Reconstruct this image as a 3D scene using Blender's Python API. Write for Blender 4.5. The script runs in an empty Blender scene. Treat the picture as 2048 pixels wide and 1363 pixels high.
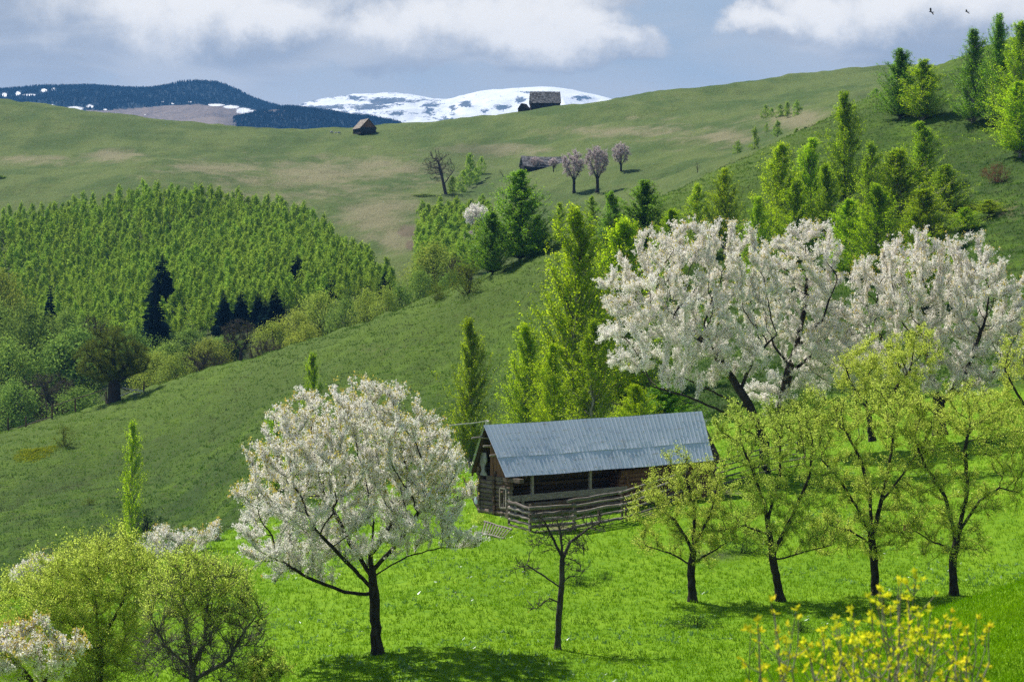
import bpy, math, random
import numpy as np
SC = bpy.context.scene
COL = SC.collection
# ------------------------------------------------------------------ camera
F = 4818.0; HY = 600.0; CX = 1024.0; CY = 681.5
cam = bpy.data.cameras.new("camera"); co = bpy.data.objects.new("camera", cam); COL.objects.link(co)
co.location = (0, 0, 0); co.rotation_euler = (math.pi / 2, 0, 0)
cam.sensor_width = 36.0; cam.lens = 36.0 * F / 2048.0; cam.shift_y = (HY - CY) / 2048.0
cam.clip_start = 0.5; cam.clip_end = 60000
cam.dof.use_dof = True; cam.dof.focus_distance = 105; cam.dof.aperture_fstop = 5.6
SC.camera = co
SC.view_settings.view_transform = 'Standard'; SC.view_settings.look = 'None'
SC.view_settings.gamma = 1; SC.view_settings.exposure = 0.62
SC.cycles.max_bounces = 8; SC.cycles.diffuse_bounces = 6; SC.cycles.transmission_bounces = 6
SC.cycles.volume_bounces = 0; SC.cycles.glossy_bounces = 2; SC.cycles.use_denoising = False
SC.cycles.sample_clamp_indirect = 6
try: SC.cycles.denoiser = 'OPENIMAGEDENOISE'; SC.cycles.denoising_prefilter = 'ACCURATE'
except Exception: pass
# ------------------------------------------------------------------ node helper
class NB:
    def __init__(s, tree): s.t = tree; tree.nodes.clear()
    def n(s, typ, **kw):
        nd = s.t.nodes.new(typ)
        for k, v in kw.items(): setattr(nd, k, v)
        return nd
    def put(s, sock, v):
        if v is None: return
        if hasattr(v, 'links') or hasattr(v, 'is_linked'): s.t.links.new(v, sock)
        else:
            try: sock.default_value = v
            except Exception: sock.default_value = (v, v, v)
    def m(s, op, a, b=None, c=None, clamp=False):
        nd = s.n('ShaderNodeMath', operation=op, use_clamp=clamp)
        s.put(nd.inputs[0], a); s.put(nd.inputs[1], b)
        if c is not None: s.put(nd.inputs[2], c)
        return nd.outputs[0]
    def vm(s, op, a, b=None, scale=None):
        nd = s.n('ShaderNodeVectorMath', operation=op)
        s.put(nd.inputs[0], a); s.put(nd.inputs[1], b)
        if scale is not None: s.put(nd.inputs['Scale'], scale)
        return nd.outputs[1] if op in ('LENGTH', 'DOT_PRODUCT') else nd.outputs[0]
    def mix(s, f, a, b):
        nd = s.n('ShaderNodeMix', data_type='RGBA')
        s.put(nd.inputs[0], f)
        s.put(nd.inputs[6], (*a, 1) if isinstance(a, tuple) and len(a) == 3 else a)
        s.put(nd.inputs[7], (*b, 1) if isinstance(b, tuple) and len(b) == 3 else b)
        return nd.outputs[2]
    def ss(s, v, lo, hi):
        nd = s.n('ShaderNodeMapRange', interpolation_type='SMOOTHSTEP')
        s.put(nd.inputs[0], v); nd.inputs[1].default_value = lo; nd.inputs[2].default_value = hi
        return nd.outputs[0]
    def noise(s, vec, scale, detail=4, rough=.55, dist=0, color=False):
        nd = s.n('ShaderNodeTexNoise'); s.put(nd.inputs['Vector'], vec)
        nd.inputs['Scale'].default_value = scale; nd.inputs['Detail'].default_value = detail
        nd.inputs['Roughness'].default_value = rough; nd.inputs['Distortion'].default_value = dist
        return nd.outputs[1 if color else 0]
    def attr(s, name, out='Fac'):
        return s.n('ShaderNodeAttribute', attribute_name=name).outputs[out]
# ------------------------------------------------------------------ sun and sky
SUN_AZ = math.radians(-46)      # measured from +Y (into the picture), negative = left
SUN_EL = math.radians(53)
sd = bpy.data.lights.new("sun", 'SUN'); so = bpy.data.objects.new("sun", sd); COL.objects.link(so)
sd.energy = 5.0; sd.angle = math.radians(0.5); sd.color = (1.0, 0.95, 0.86)
from mathutils import Vector
sv = Vector((math.sin(SUN_AZ) * math.cos(SUN_EL), math.cos(SUN_AZ) * math.cos(SUN_EL), math.sin(SUN_EL)))
so.rotation_euler = (-sv).to_track_quat('-Z', 'Y').to_euler()
so.location = (0, 0, 50)
w = bpy.data.worlds.new("World"); SC.world = w; w.use_nodes = True
nb = NB(w.node_tree)
WS = 0.1
sky = nb.n('ShaderNodeTexSky', sky_type='NISHITA', sun_disc=False, sun_elevation=SUN_EL, sun_rotation=SUN_AZ, altitude=1000)
tc = nb.n('ShaderNodeTexCoord').outputs['Generated']
sx = nb.n('ShaderNodeSeparateXYZ'); nb.put(sx.inputs[0], tc)
az = nb.m('MULTIPLY', nb.m('ARCTAN2', sx.outputs[0], sx.outputs[1]), F / 1000)
el = nb.m('MULTIPLY', nb.m('ARCSINE', sx.outputs[2]), F / 1000)
cv = nb.n('ShaderNodeCombineXYZ'); nb.put(cv.inputs[0], az); nb.put(cv.inputs[1], el)
p0 = cv.outputs[0]
nz = nb.noise(p0, 2.7, 8, .62, 0, True)
dz = nb.vm('SCALE', nb.vm('SUBTRACT', nz, (.5, .5, .5)), None, .27)
pd = nb.vm('ADD', p0, dz)
def ell(p, px, py, rx, ry):
    q = nb.vm('MULTIPLY', nb.vm('SUBTRACT', p, ((px - CX) / 1000, (HY - py) / 1000, 0)), (1000 / rx, 1000 / ry, 0))
    return nb.m('SUBTRACT', 1, nb.vm('LENGTH', q))
def emax(p, L):
    r = None
    for e in L:
        q = ell(p, *e); r = q if r is None else nb.m('MAXIMUM', r, q)
    return r
fine = nb.noise(p0, 9, 6, .6)
cum = nb.m('ADD', emax(pd, [(60, 110, 190, 120), (300, 60, 240, 140), (470, 70, 220, 120), (600, 105, 150, 66), (-200, 60, 300, 150),
                            (820, 55, 190, 95), (1010, 20, 240, 110), (1190, 80, 120, 55), (700, 100, 160, 60), (1060, 90, 240, 60),
                            (1560, 50, 150, 55), (1700, 40, 230, 85), (1900, 50, 260, 100), (2250, 40, 300, 150), (1050, -120, 300, 150),
                            (1750, -120, 400, 140), (350, -120, 350, 140)]),
           nb.m('MULTIPLY', nb.m('SUBTRACT', fine, .5), .35))
a_c = nb.ss(cum, -.14, .16)
lit = nb.ss(nb.m('ADD', emax(pd, [(840, 40, 150, 50), (1010, 20, 220, 85), (1185, 62, 100, 38), (1160, 40, 120, 50), (1090, 60, 200, 60), (1540, 42, 120, 34), (1640, 20, 140, 50),
                                  (400, 20, 270, 90), (520, 60, 150, 50), (1850, 10, 260, 60), (760, 60, 130, 44), (1480, 50, 90, 36)]),
                 nb.m('MULTIPLY', nb.m('SUBTRACT', fine, .5), 1.6)), -.45, .75)
strat = nb.ss(nb.m('ADD', nb.noise(nb.vm('MULTIPLY', p0, (1.0, 3.0, 1)), 2.2, 6, .55, .4), nb.m('MULTIPLY', el, -.25)), .18, .55)
base = nb.ss(nb.noise(nb.vm('MULTIPLY', p0, (.8, 2.6, 1)), 3.1, 5, .5, .5), .42, .66)
def q(c): return tuple(max(x - i, .02) / .55 / WS / 2 ** .5 for x, i in zip(c, (.03, .085, .19)))   # seen through the air
blue = nb.mix(.78, sky.outputs[0], q((.30, .355, .445)))
c1 = nb.mix(strat, blue, q((.40, .445, .52)))
greyc = nb.mix(base, q((.32, .365, .45)), q((.46, .49, .55)))
c2 = nb.mix(a_c, c1, greyc)
c3 = nb.mix(nb.m('MULTIPLY', lit, a_c), c2, q((.74, .735, .74)))
# pale strip low over the hills
low = nb.m('MULTIPLY', nb.ss(el, .48, .36), .45)
c4 = nb.mix(low, c3, q((.47, .52, .62)))
c5 = nb.mix(nb.ss(el, 1.0, 3.6), c4, nb.vm('SCALE', sky.outputs[0], None, .55))
bg = nb.n('ShaderNodeBackground'); nb.put(bg.inputs[0], c5); bg.inputs[1].default_value = WS
ow = nb.n('ShaderNodeOutputWorld'); nb.put(ow.inputs[0], bg.outputs[0])
# ------------------------------------------------------------------ mesh helpers
def noise2(x, y, seed=0):
    def h(i, j):
        n = (i * 374761393 + j * 668265263 + seed * 1442695041) & 0xffffffff
        n = ((n ^ (n >> 13)) * 1274126177) & 0xffffffff
        return ((n ^ (n >> 16)) & 0xffff) / 65535.0
    xi = np.floor(x).astype(np.int64); yi = np.floor(y).astype(np.int64)
    fx = x - xi; fy = y - yi; fx = fx * fx * (3 - 2 * fx); fy = fy * fy * (3 - 2 * fy)
    return (h(xi, yi) * (1 - fx) + h(xi + 1, yi) * fx) * (1 - fy) + (h(xi, yi + 1) * (1 - fx) + h(xi + 1, yi + 1) * fx) * fy
def fbm(x, y, o=4, seed=0):
    s = 0; a = 1; t = 0
    for k in range(o):
        s = s + a * noise2(x * 2 ** k, y * 2 ** k, seed + k * 17); t += a; a *= .5
    return s / t
def mesh(name, V, Fc, mats, fattr=None, vattr=None, smooth=False, mi=None):
    V = np.ascontiguousarray(V, np.float32); Fc = np.ascontiguousarray(Fc, np.int32)
    me = bpy.data.meshes.new(name); n, k = Fc.shape
    me.vertices.add(len(V)); me.vertices.foreach_set('co', V.ravel())
    me.loops.add(n * k); me.loops.foreach_set('vertex_index', Fc.ravel())
    me.polygons.add(n); me.polygons.foreach_set('loop_start', np.arange(0, n * k, k, dtype=np.int32))
    try: me.polygons.foreach_set('loop_total', np.full(n, k, np.int32))
    except Exception: pass
    if mi is not None: me.polygons.foreach_set('material_index', np.ascontiguousarray(mi, np.int32))
    me.polygons.foreach_set('use_smooth', np.full(n, bool(smooth)))
    for d, dom in ((fattr, 'FACE'), (vattr, 'POINT')):
        for a, v in (d or {}).items():
            at = me.attributes.new(a, 'FLOAT', dom); at.data.foreach_set('value', np.ascontiguousarray(v, np.float32))
    me.update(calc_edges=True)
    for m_ in (mats if isinstance(mats, (list, tuple)) else [mats]): me.materials.append(m_)
    return me
def obj(name, me, parent=None, loc=(0, 0, 0), rz=0, sc=1, label=None, cat=None, group=None, kind=None):
    o = bpy.data.objects.new(name, me); COL.objects.link(o)
    o.location = loc; o.rotation_euler = (0, 0, rz)
    o.scale = (sc, sc, sc) if not isinstance(sc, tuple) else sc
    if parent: o.parent = parent
    if label: o['label'] = label
    if cat: o['category'] = cat
    if group: o['group'] = group
    if kind: o['kind'] = kind
    return o
class MB:  # collects quads
    def __init__(s): s.V = []; s.Q = []; s.n = 0; s.A = []
    def add(s, V, Q, a=None):
        V = np.asarray(V, float); Q = np.asarray(Q, int)
        s.V.append(V); s.Q.append(Q + s.n); s.n += len(V)
        s.A.append(np.full(len(Q), random.random() if a is None else a) if np.ndim(a) == 0 else a)
        return s
    def box(s, c, ax, ay, az_, a=None):   # centre, three half-axis vectors
        c, ax, ay, az_ = (np.asarray(t, float) for t in (c, ax, ay, az_))
        V = [c + i * ax + j * ay + k * az_ for i in (-1, 1) for j in (-1, 1) for k in (-1, 1)]
        return s.add(V, [(0, 1, 3, 2), (4, 6, 7, 5), (0, 4, 5, 1), (2, 3, 7, 6), (0, 2, 6, 4), (1, 5, 7, 3)], a)
    def log(s, p0, p1, r0, r1=None, k=8, seg=4, wob=.02, a=None, rng=random):
        p0 = np.asarray(p0, float); p1 = np.asarray(p1, float); r1 = r0 if r1 is None else r1
        d = p1 - p0; d = d / np.linalg.norm(d)
        up = np.array((0, 0, 1.)) if abs(d[2]) < .9 else np.array((1., 0, 0))
        u = np.cross(d, up); u /= np.linalg.norm(u); v = np.cross(d, u)
        V = []; ang = np.arange(k) * 2 * math.pi / k
        for i in range(seg + 1):
            t = i / seg; c = p0 + (p1 - p0) * t
            if 0 < i < seg: c = c + u * rng.uniform(-wob, wob) + v * rng.uniform(-wob, wob)
            r = (r0 + (r1 - r0) * t) * rng.uniform(.93, 1.07)
            V += [c + r * (math.cos(x) * u + math.sin(x) * v) for x in ang]
        V += [p0, p1]; Q = []
        for i in range(seg):
            for j in range(k):
                b = i * k; j2 = (j + 1) % k; Q.append((b + j, b + j2, b + k + j2, b + k + j))
        for j in range(0, k, 2):
            Q.append((len(V) - 2, (j + 2) % k, (j + 1) % k, j))
            b = seg * k; Q.append((len(V) - 1, b + j, b + (j + 1) % k, b + (j + 2) % k))
        return s.add(V, Q, a)
    def me(s, name, mat, smooth=False):
        return mesh(name, np.vstack(s.V), np.vstack(s.Q), mat, fattr={'rnd': np.concatenate(s.A)}, smooth=smooth)
# ------------------------------------------------------------------ materials
def newmat(name):
    m_ = bpy.data.materials.new(name); m_.use_nodes = True; return m_, NB(m_.node_tree)
def out(nb, sh, bump=None):
    o = nb.n('ShaderNodeOutputMaterial'); nb.put(o.inputs[0], sh)
def principled(nb, col, rough=.8, spec=.2, bump=None, metal=0):
    b = nb.n('ShaderNodeBsdfPrincipled'); nb.put(b.inputs['Base Color'], (*col, 1) if isinstance(col, tuple) else col)
    nb.put(b.inputs['Roughness'], rough); b.inputs['Specular IOR Level'].default_value = spec; nb.put(b.inputs['Metallic'], metal)
    if bump is not None: nb.put(b.inputs['Normal'], bump)
    out(nb, b.outputs[0]); return b
def bumpn(nb, h, strength=.5, dist=.05, normal=None):
    b = nb.n('ShaderNodeBump'); nb.put(b.inputs['Height'], h); b.inputs['Strength'].default_value = strength
    b.inputs['Distance'].default_value = dist
    if normal is not None: nb.put(b.inputs['Normal'], normal)
    return b.outputs[0]
def leafmat(name, cols, trans=.5, tcol=1.6, var=.35, gloss=0.0, rough=.45, patch=None):
    """cols: list of base colours chosen per leaf / per tree."""
    m_, nb = newmat(name)
    r = nb.attr('rnd'); tone = nb.attr('tone')
    oi = nb.n('ShaderNodeObjectInfo').outputs['Random']
    tr = nb.m('FRACT', nb.m('ADD', tone, oi))
    ramp = nb.n('ShaderNodeValToRGB'); nb.put(ramp.inputs[0], r)
    els = ramp.color_ramp.elements
    while len(els) < len(cols): els.new(.5)
    for i, c in enumerate(cols):
        els[i].position = i / max(1, len(cols) - 1); els[i].color = (*c, 1)
    col = ramp.outputs[0]
    if patch:
        pn = nb.noise(nb.n('ShaderNodeTexCoord').outputs['Object'], patch[0], 6, .65, .3)
        col = nb.mix(nb.m('MULTIPLY', nb.ss(pn, patch[1], patch[2]), patch[4]), col, patch[3])
        pn = nb.noise(nb.n('ShaderNodeTexCoord').outputs['Object'], patch[0] * .3, 4, .6)
        col = nb.mix(nb.m('MULTIPLY', nb.ss(pn, .43, .60), .62), col, patch[5])
    val = nb.m('ADD', 1 - var / 2, nb.m('MULTIPLY', tr, var))
    hue = nb.m('ADD', .493, nb.m('MULTIPLY', nb.m('FRACT', nb.m('MULTIPLY', tr, 7.3)), .018))
    hs = nb.n('ShaderNodeHueSaturation'); nb.put(hs.inputs['Color'], col); nb.put(hs.inputs['Value'], val); nb.put(hs.inputs['Hue'], hue)
    d = nb.n('ShaderNodeBsdfDiffuse'); nb.put(d.inputs[0], hs.outputs[0])
    t = nb.n('ShaderNodeBsdfTranslucent'); nb.put(t.inputs[0], nb.vm('SCALE', hs.outputs[0], None, tcol))
    mx = nb.n('ShaderNodeMixShader'); nb.put(mx.inputs[0], trans); nb.put(mx.inputs[1], d.outputs[0]); nb.put(mx.inputs[2], t.outputs[0])
    s = mx.outputs[0]
    if gloss:
        g = nb.n('ShaderNodeBsdfGlossy'); g.inputs['Roughness'].default_value = rough; g.inputs[0].default_value = (.9, .95, 1, 1)
        m2 = nb.n('ShaderNodeMixShader'); m2.inputs[0].default_value = gloss; nb.put(m2.inputs[1], s); nb.put(m2.inputs[2], g.outputs[0]); s = m2.outputs[0]
    out(nb, s); return m_
# ------------------------------------------------------------------ terrain table: stations from near to far, per bearing
_Z = lambda D, z: (D, HY - z * F / D)
TAB = {
 -1500: [_Z(3,-1.8),_Z(15,-4.2),_Z(36,-10),_Z(58,-14),_Z(84,-18),_Z(104,-22),_Z(116,-24),_Z(130,-27),_Z(175,-34),_Z(230,-36),_Z(265,-33),_Z(310,-30),_Z(370,-30),_Z(430,-26),_Z(500,-8),_Z(590,20),_Z(720,45),_Z(950,92),_Z(1150,88),_Z(2500,-60)],
 -500: [_Z(3,-1.8),_Z(15,-4.2),_Z(36,-9),_Z(58,-12.5),_Z(84,-15),_Z(104,-16.5),_Z(116,-18),_Z(125,-20),_Z(175,-30),_Z(230,-32),_Z(265,-27),_Z(310,-22),_Z(370,-27),_Z(430,-20),_Z(500,-4),_Z(580,22),_Z(710,42),_Z(930,86),_Z(1130,80),_Z(2500,-60)],
 0: [_Z(3,-1.8),_Z(15,-4.2),_Z(36,-9),_Z(58,-12),(84,1405),(104,1245),(116,1200),(125,1190),_Z(175,-27),(230,1180),(265,1010),(310,868),_Z(370,-24),(430,770),(500,600),(575,408),(700,330),(900,203),_Z(1100,66),_Z(2500,-60)],
 300: [_Z(3,-1.8),_Z(15,-4.2),_Z(36,-8.7),_Z(58,-12),(84,1400),(104,1205),(112,1150),(120,1122),_Z(175,-25),(230,1120),(272,945),(320,779),_Z(380,-19),(435,670),(510,520),(590,372),(720,305),(900,244),_Z(1100,58),_Z(2500,-60)],
 600: [_Z(3,-1.8),_Z(15,-4.2),_Z(36,-8.3),_Z(58,-12),(84,1385),(104,1190),(120,1078),(135,1022),_Z(175,-20),(215,1010),(255,845),(300,688),_Z(370,-13),(430,610),(510,500),(590,400),(720,322),(865,264),_Z(1100,48),_Z(2500,-60)],
 900: [_Z(3,-1.8),_Z(15,-4.2),_Z(36,-7.8),_Z(58,-11.8),(84,1363),(104,1160),(122,1035),(145,948),_Z(180,-16),(215,940),(250,775),(292,578),_Z(370,-5),(430,560),(510,470),(600,395),(720,310),(850,244),_Z(1100,48),_Z(2500,-60)],
 1200: [_Z(3,-1.8),_Z(15,-4.0),_Z(37,-7),_Z(58,-11.6),(84,1363),(106,1160),(124,1015),(150,900),_Z(175,-10.6),(200,840),(245,640),(302,450),_Z(370,7),(440,455),(520,395),(610,325),(720,262),(820,204),_Z(1050,50),_Z(2500,-60)],
 1500: [_Z(3,-1.8),_Z(15,-3.7),(37,1355),_Z(58,-11.5),(84,1353),(106,1160),(126,1000),(150,900),(172,838),(195,765),(250,540),(330,316),_Z(400,18.5),(470,318),(560,288),(650,245),(760,203),(870,167),_Z(1100,62),_Z(2500,-60)],
 1800: [_Z(3,-1.8),_Z(15,-3.4),(36,1250),_Z(58,-11.2),(84,1340),(106,1160),(126,1000),(150,885),(172,800),(195,720),(260,450),(375,178),_Z(450,31),(520,200),(600,186),(700,168),(800,152),(950,143),_Z(1200,75),_Z(2500,-60)],
 2048: [_Z(3,-1.7),_Z(15,-3.2),(35,1170),_Z(58,-11),_Z(84,-12.6),(106,1155),(126,985),(150,850),(172,760),(195,660),(260,370),(420,90),_Z(500,42),_Z(580,48),_Z(650,54),_Z(740,64),_Z(850,75),_Z(1000,95),_Z(1250,85),_Z(2500,-60)],
 2600: [_Z(3,-1.7),_Z(15,-2.8),_Z(35,-2),_Z(58,-7),_Z(84,-9),_Z(106,-8),_Z(126,-6),_Z(150,-3),_Z(172,0),_Z(195,4),_Z(260,22),_Z(420,60),_Z(500,60),_Z(580,62),_Z(650,66),_Z(740,74),_Z(850,85),_Z(1000,100),_Z(1250,90),_Z(2500,-60)],
 3600: [_Z(3,-1.7),_Z(15,-2.4),_Z(35,-1),_Z(58,-3),_Z(84,-2),_Z(106,0),_Z(126,3),_Z(150,7),_Z(172,10),_Z(195,15),_Z(260,32),_Z(420,72),_Z(500,72),_Z(580,74),_Z(650,78),_Z(740,86),_Z(850,95),_Z(1000,110),_Z(1250,100),_Z(2500,-60)],
}
def pchip(x, y, xq):
    """x (n,), y (n, ...) -> values at xq (1-D)"""
    x = np.asarray(x, float); y = np.asarray(y, float); sh = y.shape[1:]; y = y.reshape(len(x), -1)
    h = np.diff(x)[:, None]; dl = np.diff(y, axis=0) / h
    m_ = np.zeros_like(y); m_[0] = dl[0]; m_[-1] = dl[-1]
    w1 = 2 * h[1:] + h[:-1]; w2 = h[1:] + 2 * h[:-1]; same = dl[1:] * dl[:-1] > 0
    with np.errstate(divide='ignore', invalid='ignore'): hm = (w1 + w2) / (w1 / dl[:-1] + w2 / dl[1:])
    m_[1:-1] = np.where(same, hm, 0)
    i = np.clip(np.searchsorted(x, xq, side='right') - 1, 0, len(x) - 2)
    hh = np.diff(x)[i][:, None]; t = ((xq - x[i])[:, None]) / hh
    r = (2*t**3 - 3*t**2 + 1) * y[i] + (t**3 - 2*t**2 + t) * hh * m_[i] + (-2*t**3 + 3*t**2) * y[i+1] + (t**3 - t**2) * hh * m_[i+1]
    return r.reshape((len(xq),) + sh)
_pxs = sorted(TAB); _arr = np.array([TAB[p] for p in _pxs])            # (cols, stations, 2)
GPX = np.arange(-1500, 3601, 20.0)
_c = pchip(_pxs, _arr, GPX)
GL = np.linspace(math.log(3), math.log(2500), 900)
GZ = np.zeros((len(GPX), len(GL)))
for i in range(len(GPX)):
    D_ = _c[i, :, 0]; z_ = (HY - _c[i, :, 1]) * D_ / F
    GZ[i] = pchip(np.log(D_), z_, GL)
def Hgt(px, D):
    px = np.asarray(px, float); l = np.log(np.maximum(np.asarray(D, float), 3))
    a = np.clip((px - GPX[0]) / 20, 0, len(GPX) - 1.001); b = np.clip((l - GL[0]) / (GL[1] - GL[0]), 0, len(GL) - 1.001)
    i = a.astype(int); j = b.astype(int); fa = a - i; fb = b - j
    return (GZ[i, j] * (1 - fb) + GZ[i, j + 1] * fb) * (1 - fa) + (GZ[i + 1, j] * (1 - fb) + GZ[i + 1, j + 1] * fb) * fa
def pt(px, D, z=None, dz=0):
    return np.array([(px - CX) / F * D, D, float(Hgt(px, D)) + dz if z is None else z])
def pp(px, py, D): return np.array([(px - CX) / F * D, D, (HY - py) / F * D])
def XY(x, y): return Hgt(CX + x / np.maximum(y, 1) * F, y)
def gD(px, py, d0=60, d1=1200):
    """distance at which the sight line of (px,py) first meets the ground beyond d0"""
    D = np.exp(np.linspace(math.log(d0), math.log(d1), 3000)); y = HY - Hgt(np.full(3000, float(px)), D) * F / D
    k = np.nonzero(y <= py)[0]
    return float(D[k[0]]) if len(k) else float(D[-1])
# ------------------------------------------------------------------ ground material
def ss_(v, a, b):
    t = np.clip((v - a) / (b - a), 0, 1); return t * t * (3 - 2 * t)
def groundmat():
    m_, nb = newmat('grass_ground')
    geo = nb.n('ShaderNodeNewGeometry').outputs['Position']
    hill, past, dry, bare, dark = (nb.attr(k) for k in ('hill', 'past', 'dry', 'bare', 'dark'))
    n1 = nb.noise(geo, 2.6, 5, .65); n2 = nb.noise(geo, .35, 5, .6); n3 = nb.noise(geo, 9, 3, .6)
    n4 = nb.noise(nb.vm('MULTIPLY', geo, (1, .35, 1)), .06, 5, .6)
    lush = nb.mix(nb.ss(n2, .3, .7), (.115, .235, .003), (.160, .29, .004))
    lush = nb.mix(nb.m('MULTIPLY', nb.ss(n1, .50, .72), .7), lush, (.05, .155, .008))
    lush = nb.mix(nb.m('MULTIPLY', nb.ss(n3, .62, .74), .5), lush, (.22, .38, .06))
    hg = nb.mix(nb.ss(n2, .35, .68), (.040, .085, .006), (.080, .148, .007))
    hg = nb.mix(nb.m('MULTIPLY', nb.ss(nb.noise(geo, .045, 4, .6), .42, .6), .7), hg, (.030, .062, .010))
    hg = nb.mix(nb.m('MULTIPLY', nb.ss(nb.noise(nb.vm('MULTIPLY', geo, (1, 1, 2)), .9, 6, .7, .3), .52, .66), .6), hg, (.065, .075, .030))
    hg = nb.mix(nb.m('MULTIPLY', nb.attr('crest'), .6), hg, (.105, .165, .018))  # sunlit gradient painted in: hillside colour lightened toward the ridge
    pa = nb.mix(nb.ss(n4, .38, .6), (.070, .122, .022), (.12, .168, .038))
    pa = nb.mix(nb.m('MULTIPLY', nb.ss(nb.noise(geo, .8, 6, .8), .50, .64), .55), pa, (.062, .075, .028))
    pa = nb.mix(nb.m('MULTIPLY', nb.ss(nb.noise(nb.vm('MULTIPLY', geo, (.5, 1, 2.5)), .5, 6, .8), .54, .64), .4), pa, (.17, .16, .075))
    dn = nb.m('ADD', dry, nb.m('MULTIPLY', nb.m('SUBTRACT', nb.noise(nb.vm('MULTIPLY', geo, (1, .6, 1)), .10, 8, .78), .5), 3.2))
    pa = nb.mix(nb.m('MULTIPLY', nb.ss(dn, .25, 1.2), .8), pa, (.25, .225, .13))
    c = nb.mix(hill, lush, hg); c = nb.mix(past, c, pa)
    bn = nb.ss(nb.m('ADD', bare, nb.m('MULTIPLY', nb.m('SUBTRACT', nb.noise(geo, 1.1, 7, .75), .5), 2.2)), .35, .8)
    c = nb.mix(nb.m('MULTIPLY', bn, .8), c, (.15, .115, .08))
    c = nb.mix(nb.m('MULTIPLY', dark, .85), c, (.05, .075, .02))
    h = nb.m('ADD', nb.m('MULTIPLY', n1, nb.m('ADD', .22, nb.m('MULTIPLY', hill, .7))), nb.m('MULTIPLY', n2, nb.m('ADD', .1, nb.m('MULTIPLY', past, 1.6))))
    h = nb.m('ADD', h, nb.m('MULTIPLY', past, nb.m('MULTIPLY', nb.noise(geo, .9, 6, .75), 2.4)))
    bmp = bumpn(nb, h, .8, .5)
    principled(nb, c, .9, .12, bmp); return m_
M_ground = groundmat()
def landcover(px, D, x, y, z):
    py = HY - z * F / D
    b1 = pchip(_pxs, _arr[:, 8, 0], px[:, 0]); b1 = np.interp(px[:, 0], GPX, pchip(_pxs, _arr[:, 8, 0], GPX))
    b1 = np.where(px[:, 0] > 1300, np.interp(px[:, 0], [1300, 1500, 1800, 2100], [172, 176, 178, 168]), b1)[:, None]
    b2 = np.interp(px[:, 0], GPX, pchip(_pxs, _arr[:, 12, 0], GPX))[:, None]
    n = fbm(x / 9, y / 9, 4, 3) - .5
    hill = ss_(D - b1 + n * 26, -6, 6)
    past = ss_(D - b2, -4, 4)
    def bl(cx, cy, rx, ry): return np.clip(1 - np.sqrt(((px - cx) / rx) ** 2 + ((py - cy) / ry) ** 2), 0, 1) * 1.5
    dry = np.zeros_like(D)
    for e in [(620, 350, 260, 50), (430, 335, 200, 26), (760, 430, 140, 85), (230, 312, 110, 22), (760, 335, 170, 40), (60, 320, 140, 16), (1450, 275, 120, 34), (1590, 240, 130, 40),
              (1240, 262, 240, 20), (1000, 300, 200, 22), (790, 480, 70, 60)]: dry = np.maximum(dry, bl(*e))
    dry = np.maximum(dry, .55 * bl(640, 375, 520, 110)); dry = np.maximum(dry, .45 * bl(1380, 270, 420, 70)); dry *= past * .85
    rd = np.interp(px[:, 0], GPX, pchip(_pxs, _arr[:, 11, 0], GPX))[:, None]; crest = ss_(D - rd, -75, 5) * hill * (1 - past)  # crest: mask for the painted sunlight, rising toward the ridge line
    bare = np.zeros_like(D)
    for e in [(815, 462, 34, 20), (820, 490, 16, 16)]: bare = np.maximum(bare, bl(*e) * past)
    near = D < 200
    for e in [(950, 915, 50, 26), (1120, 1052, 130, 20), (1290, 1022, 110, 22), (1440, 985, 90, 20)]: bare = np.maximum(bare, bl(*e) * .55 * near)
    for e in [(1990, 350, 60, 24), (1240, 560, 30, 20), (2010, 420, 120, 50), (750, 700, 90, 22)]: bare = np.maximum(bare, bl(*e) * .35 * (hill > .5))
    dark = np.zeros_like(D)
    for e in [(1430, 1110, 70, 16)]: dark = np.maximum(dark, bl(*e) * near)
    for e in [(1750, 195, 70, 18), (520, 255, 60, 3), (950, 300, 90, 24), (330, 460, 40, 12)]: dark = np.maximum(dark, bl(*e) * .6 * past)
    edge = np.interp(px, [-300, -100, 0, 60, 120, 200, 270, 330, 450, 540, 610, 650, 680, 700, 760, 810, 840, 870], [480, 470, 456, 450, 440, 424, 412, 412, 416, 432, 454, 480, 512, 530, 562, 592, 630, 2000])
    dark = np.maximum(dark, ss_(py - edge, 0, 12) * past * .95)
    return dict(crest=crest, hill=hill, past=past, dry=dry, bare=bare, dark=dark)
def polar(name, pxs, Ds, relief, label_kind='structure', cover=None, mat=M_ground):
    px, D = np.meshgrid(pxs, Ds, indexing='ij'); x = (px - CX) / F * D; z = Hgt(px, D)
    z = z + relief(px, D, x, D)
    n, k = px.shape; V = np.stack([x, D, z], -1).reshape(-1, 3)
    i = np.arange(n - 1)[:, None] * k + np.arange(k - 1)[None]; i = i.ravel()
    Q = np.stack([i, i + k, i + k + 1, i + 1], 1)
    va = {a: v.ravel() for a, v in (cover or landcover)(px, D, x, D, z).items()}
    return obj(name, mesh(name, V, Q, mat, vattr=va, smooth=True), kind=label_kind)
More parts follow.
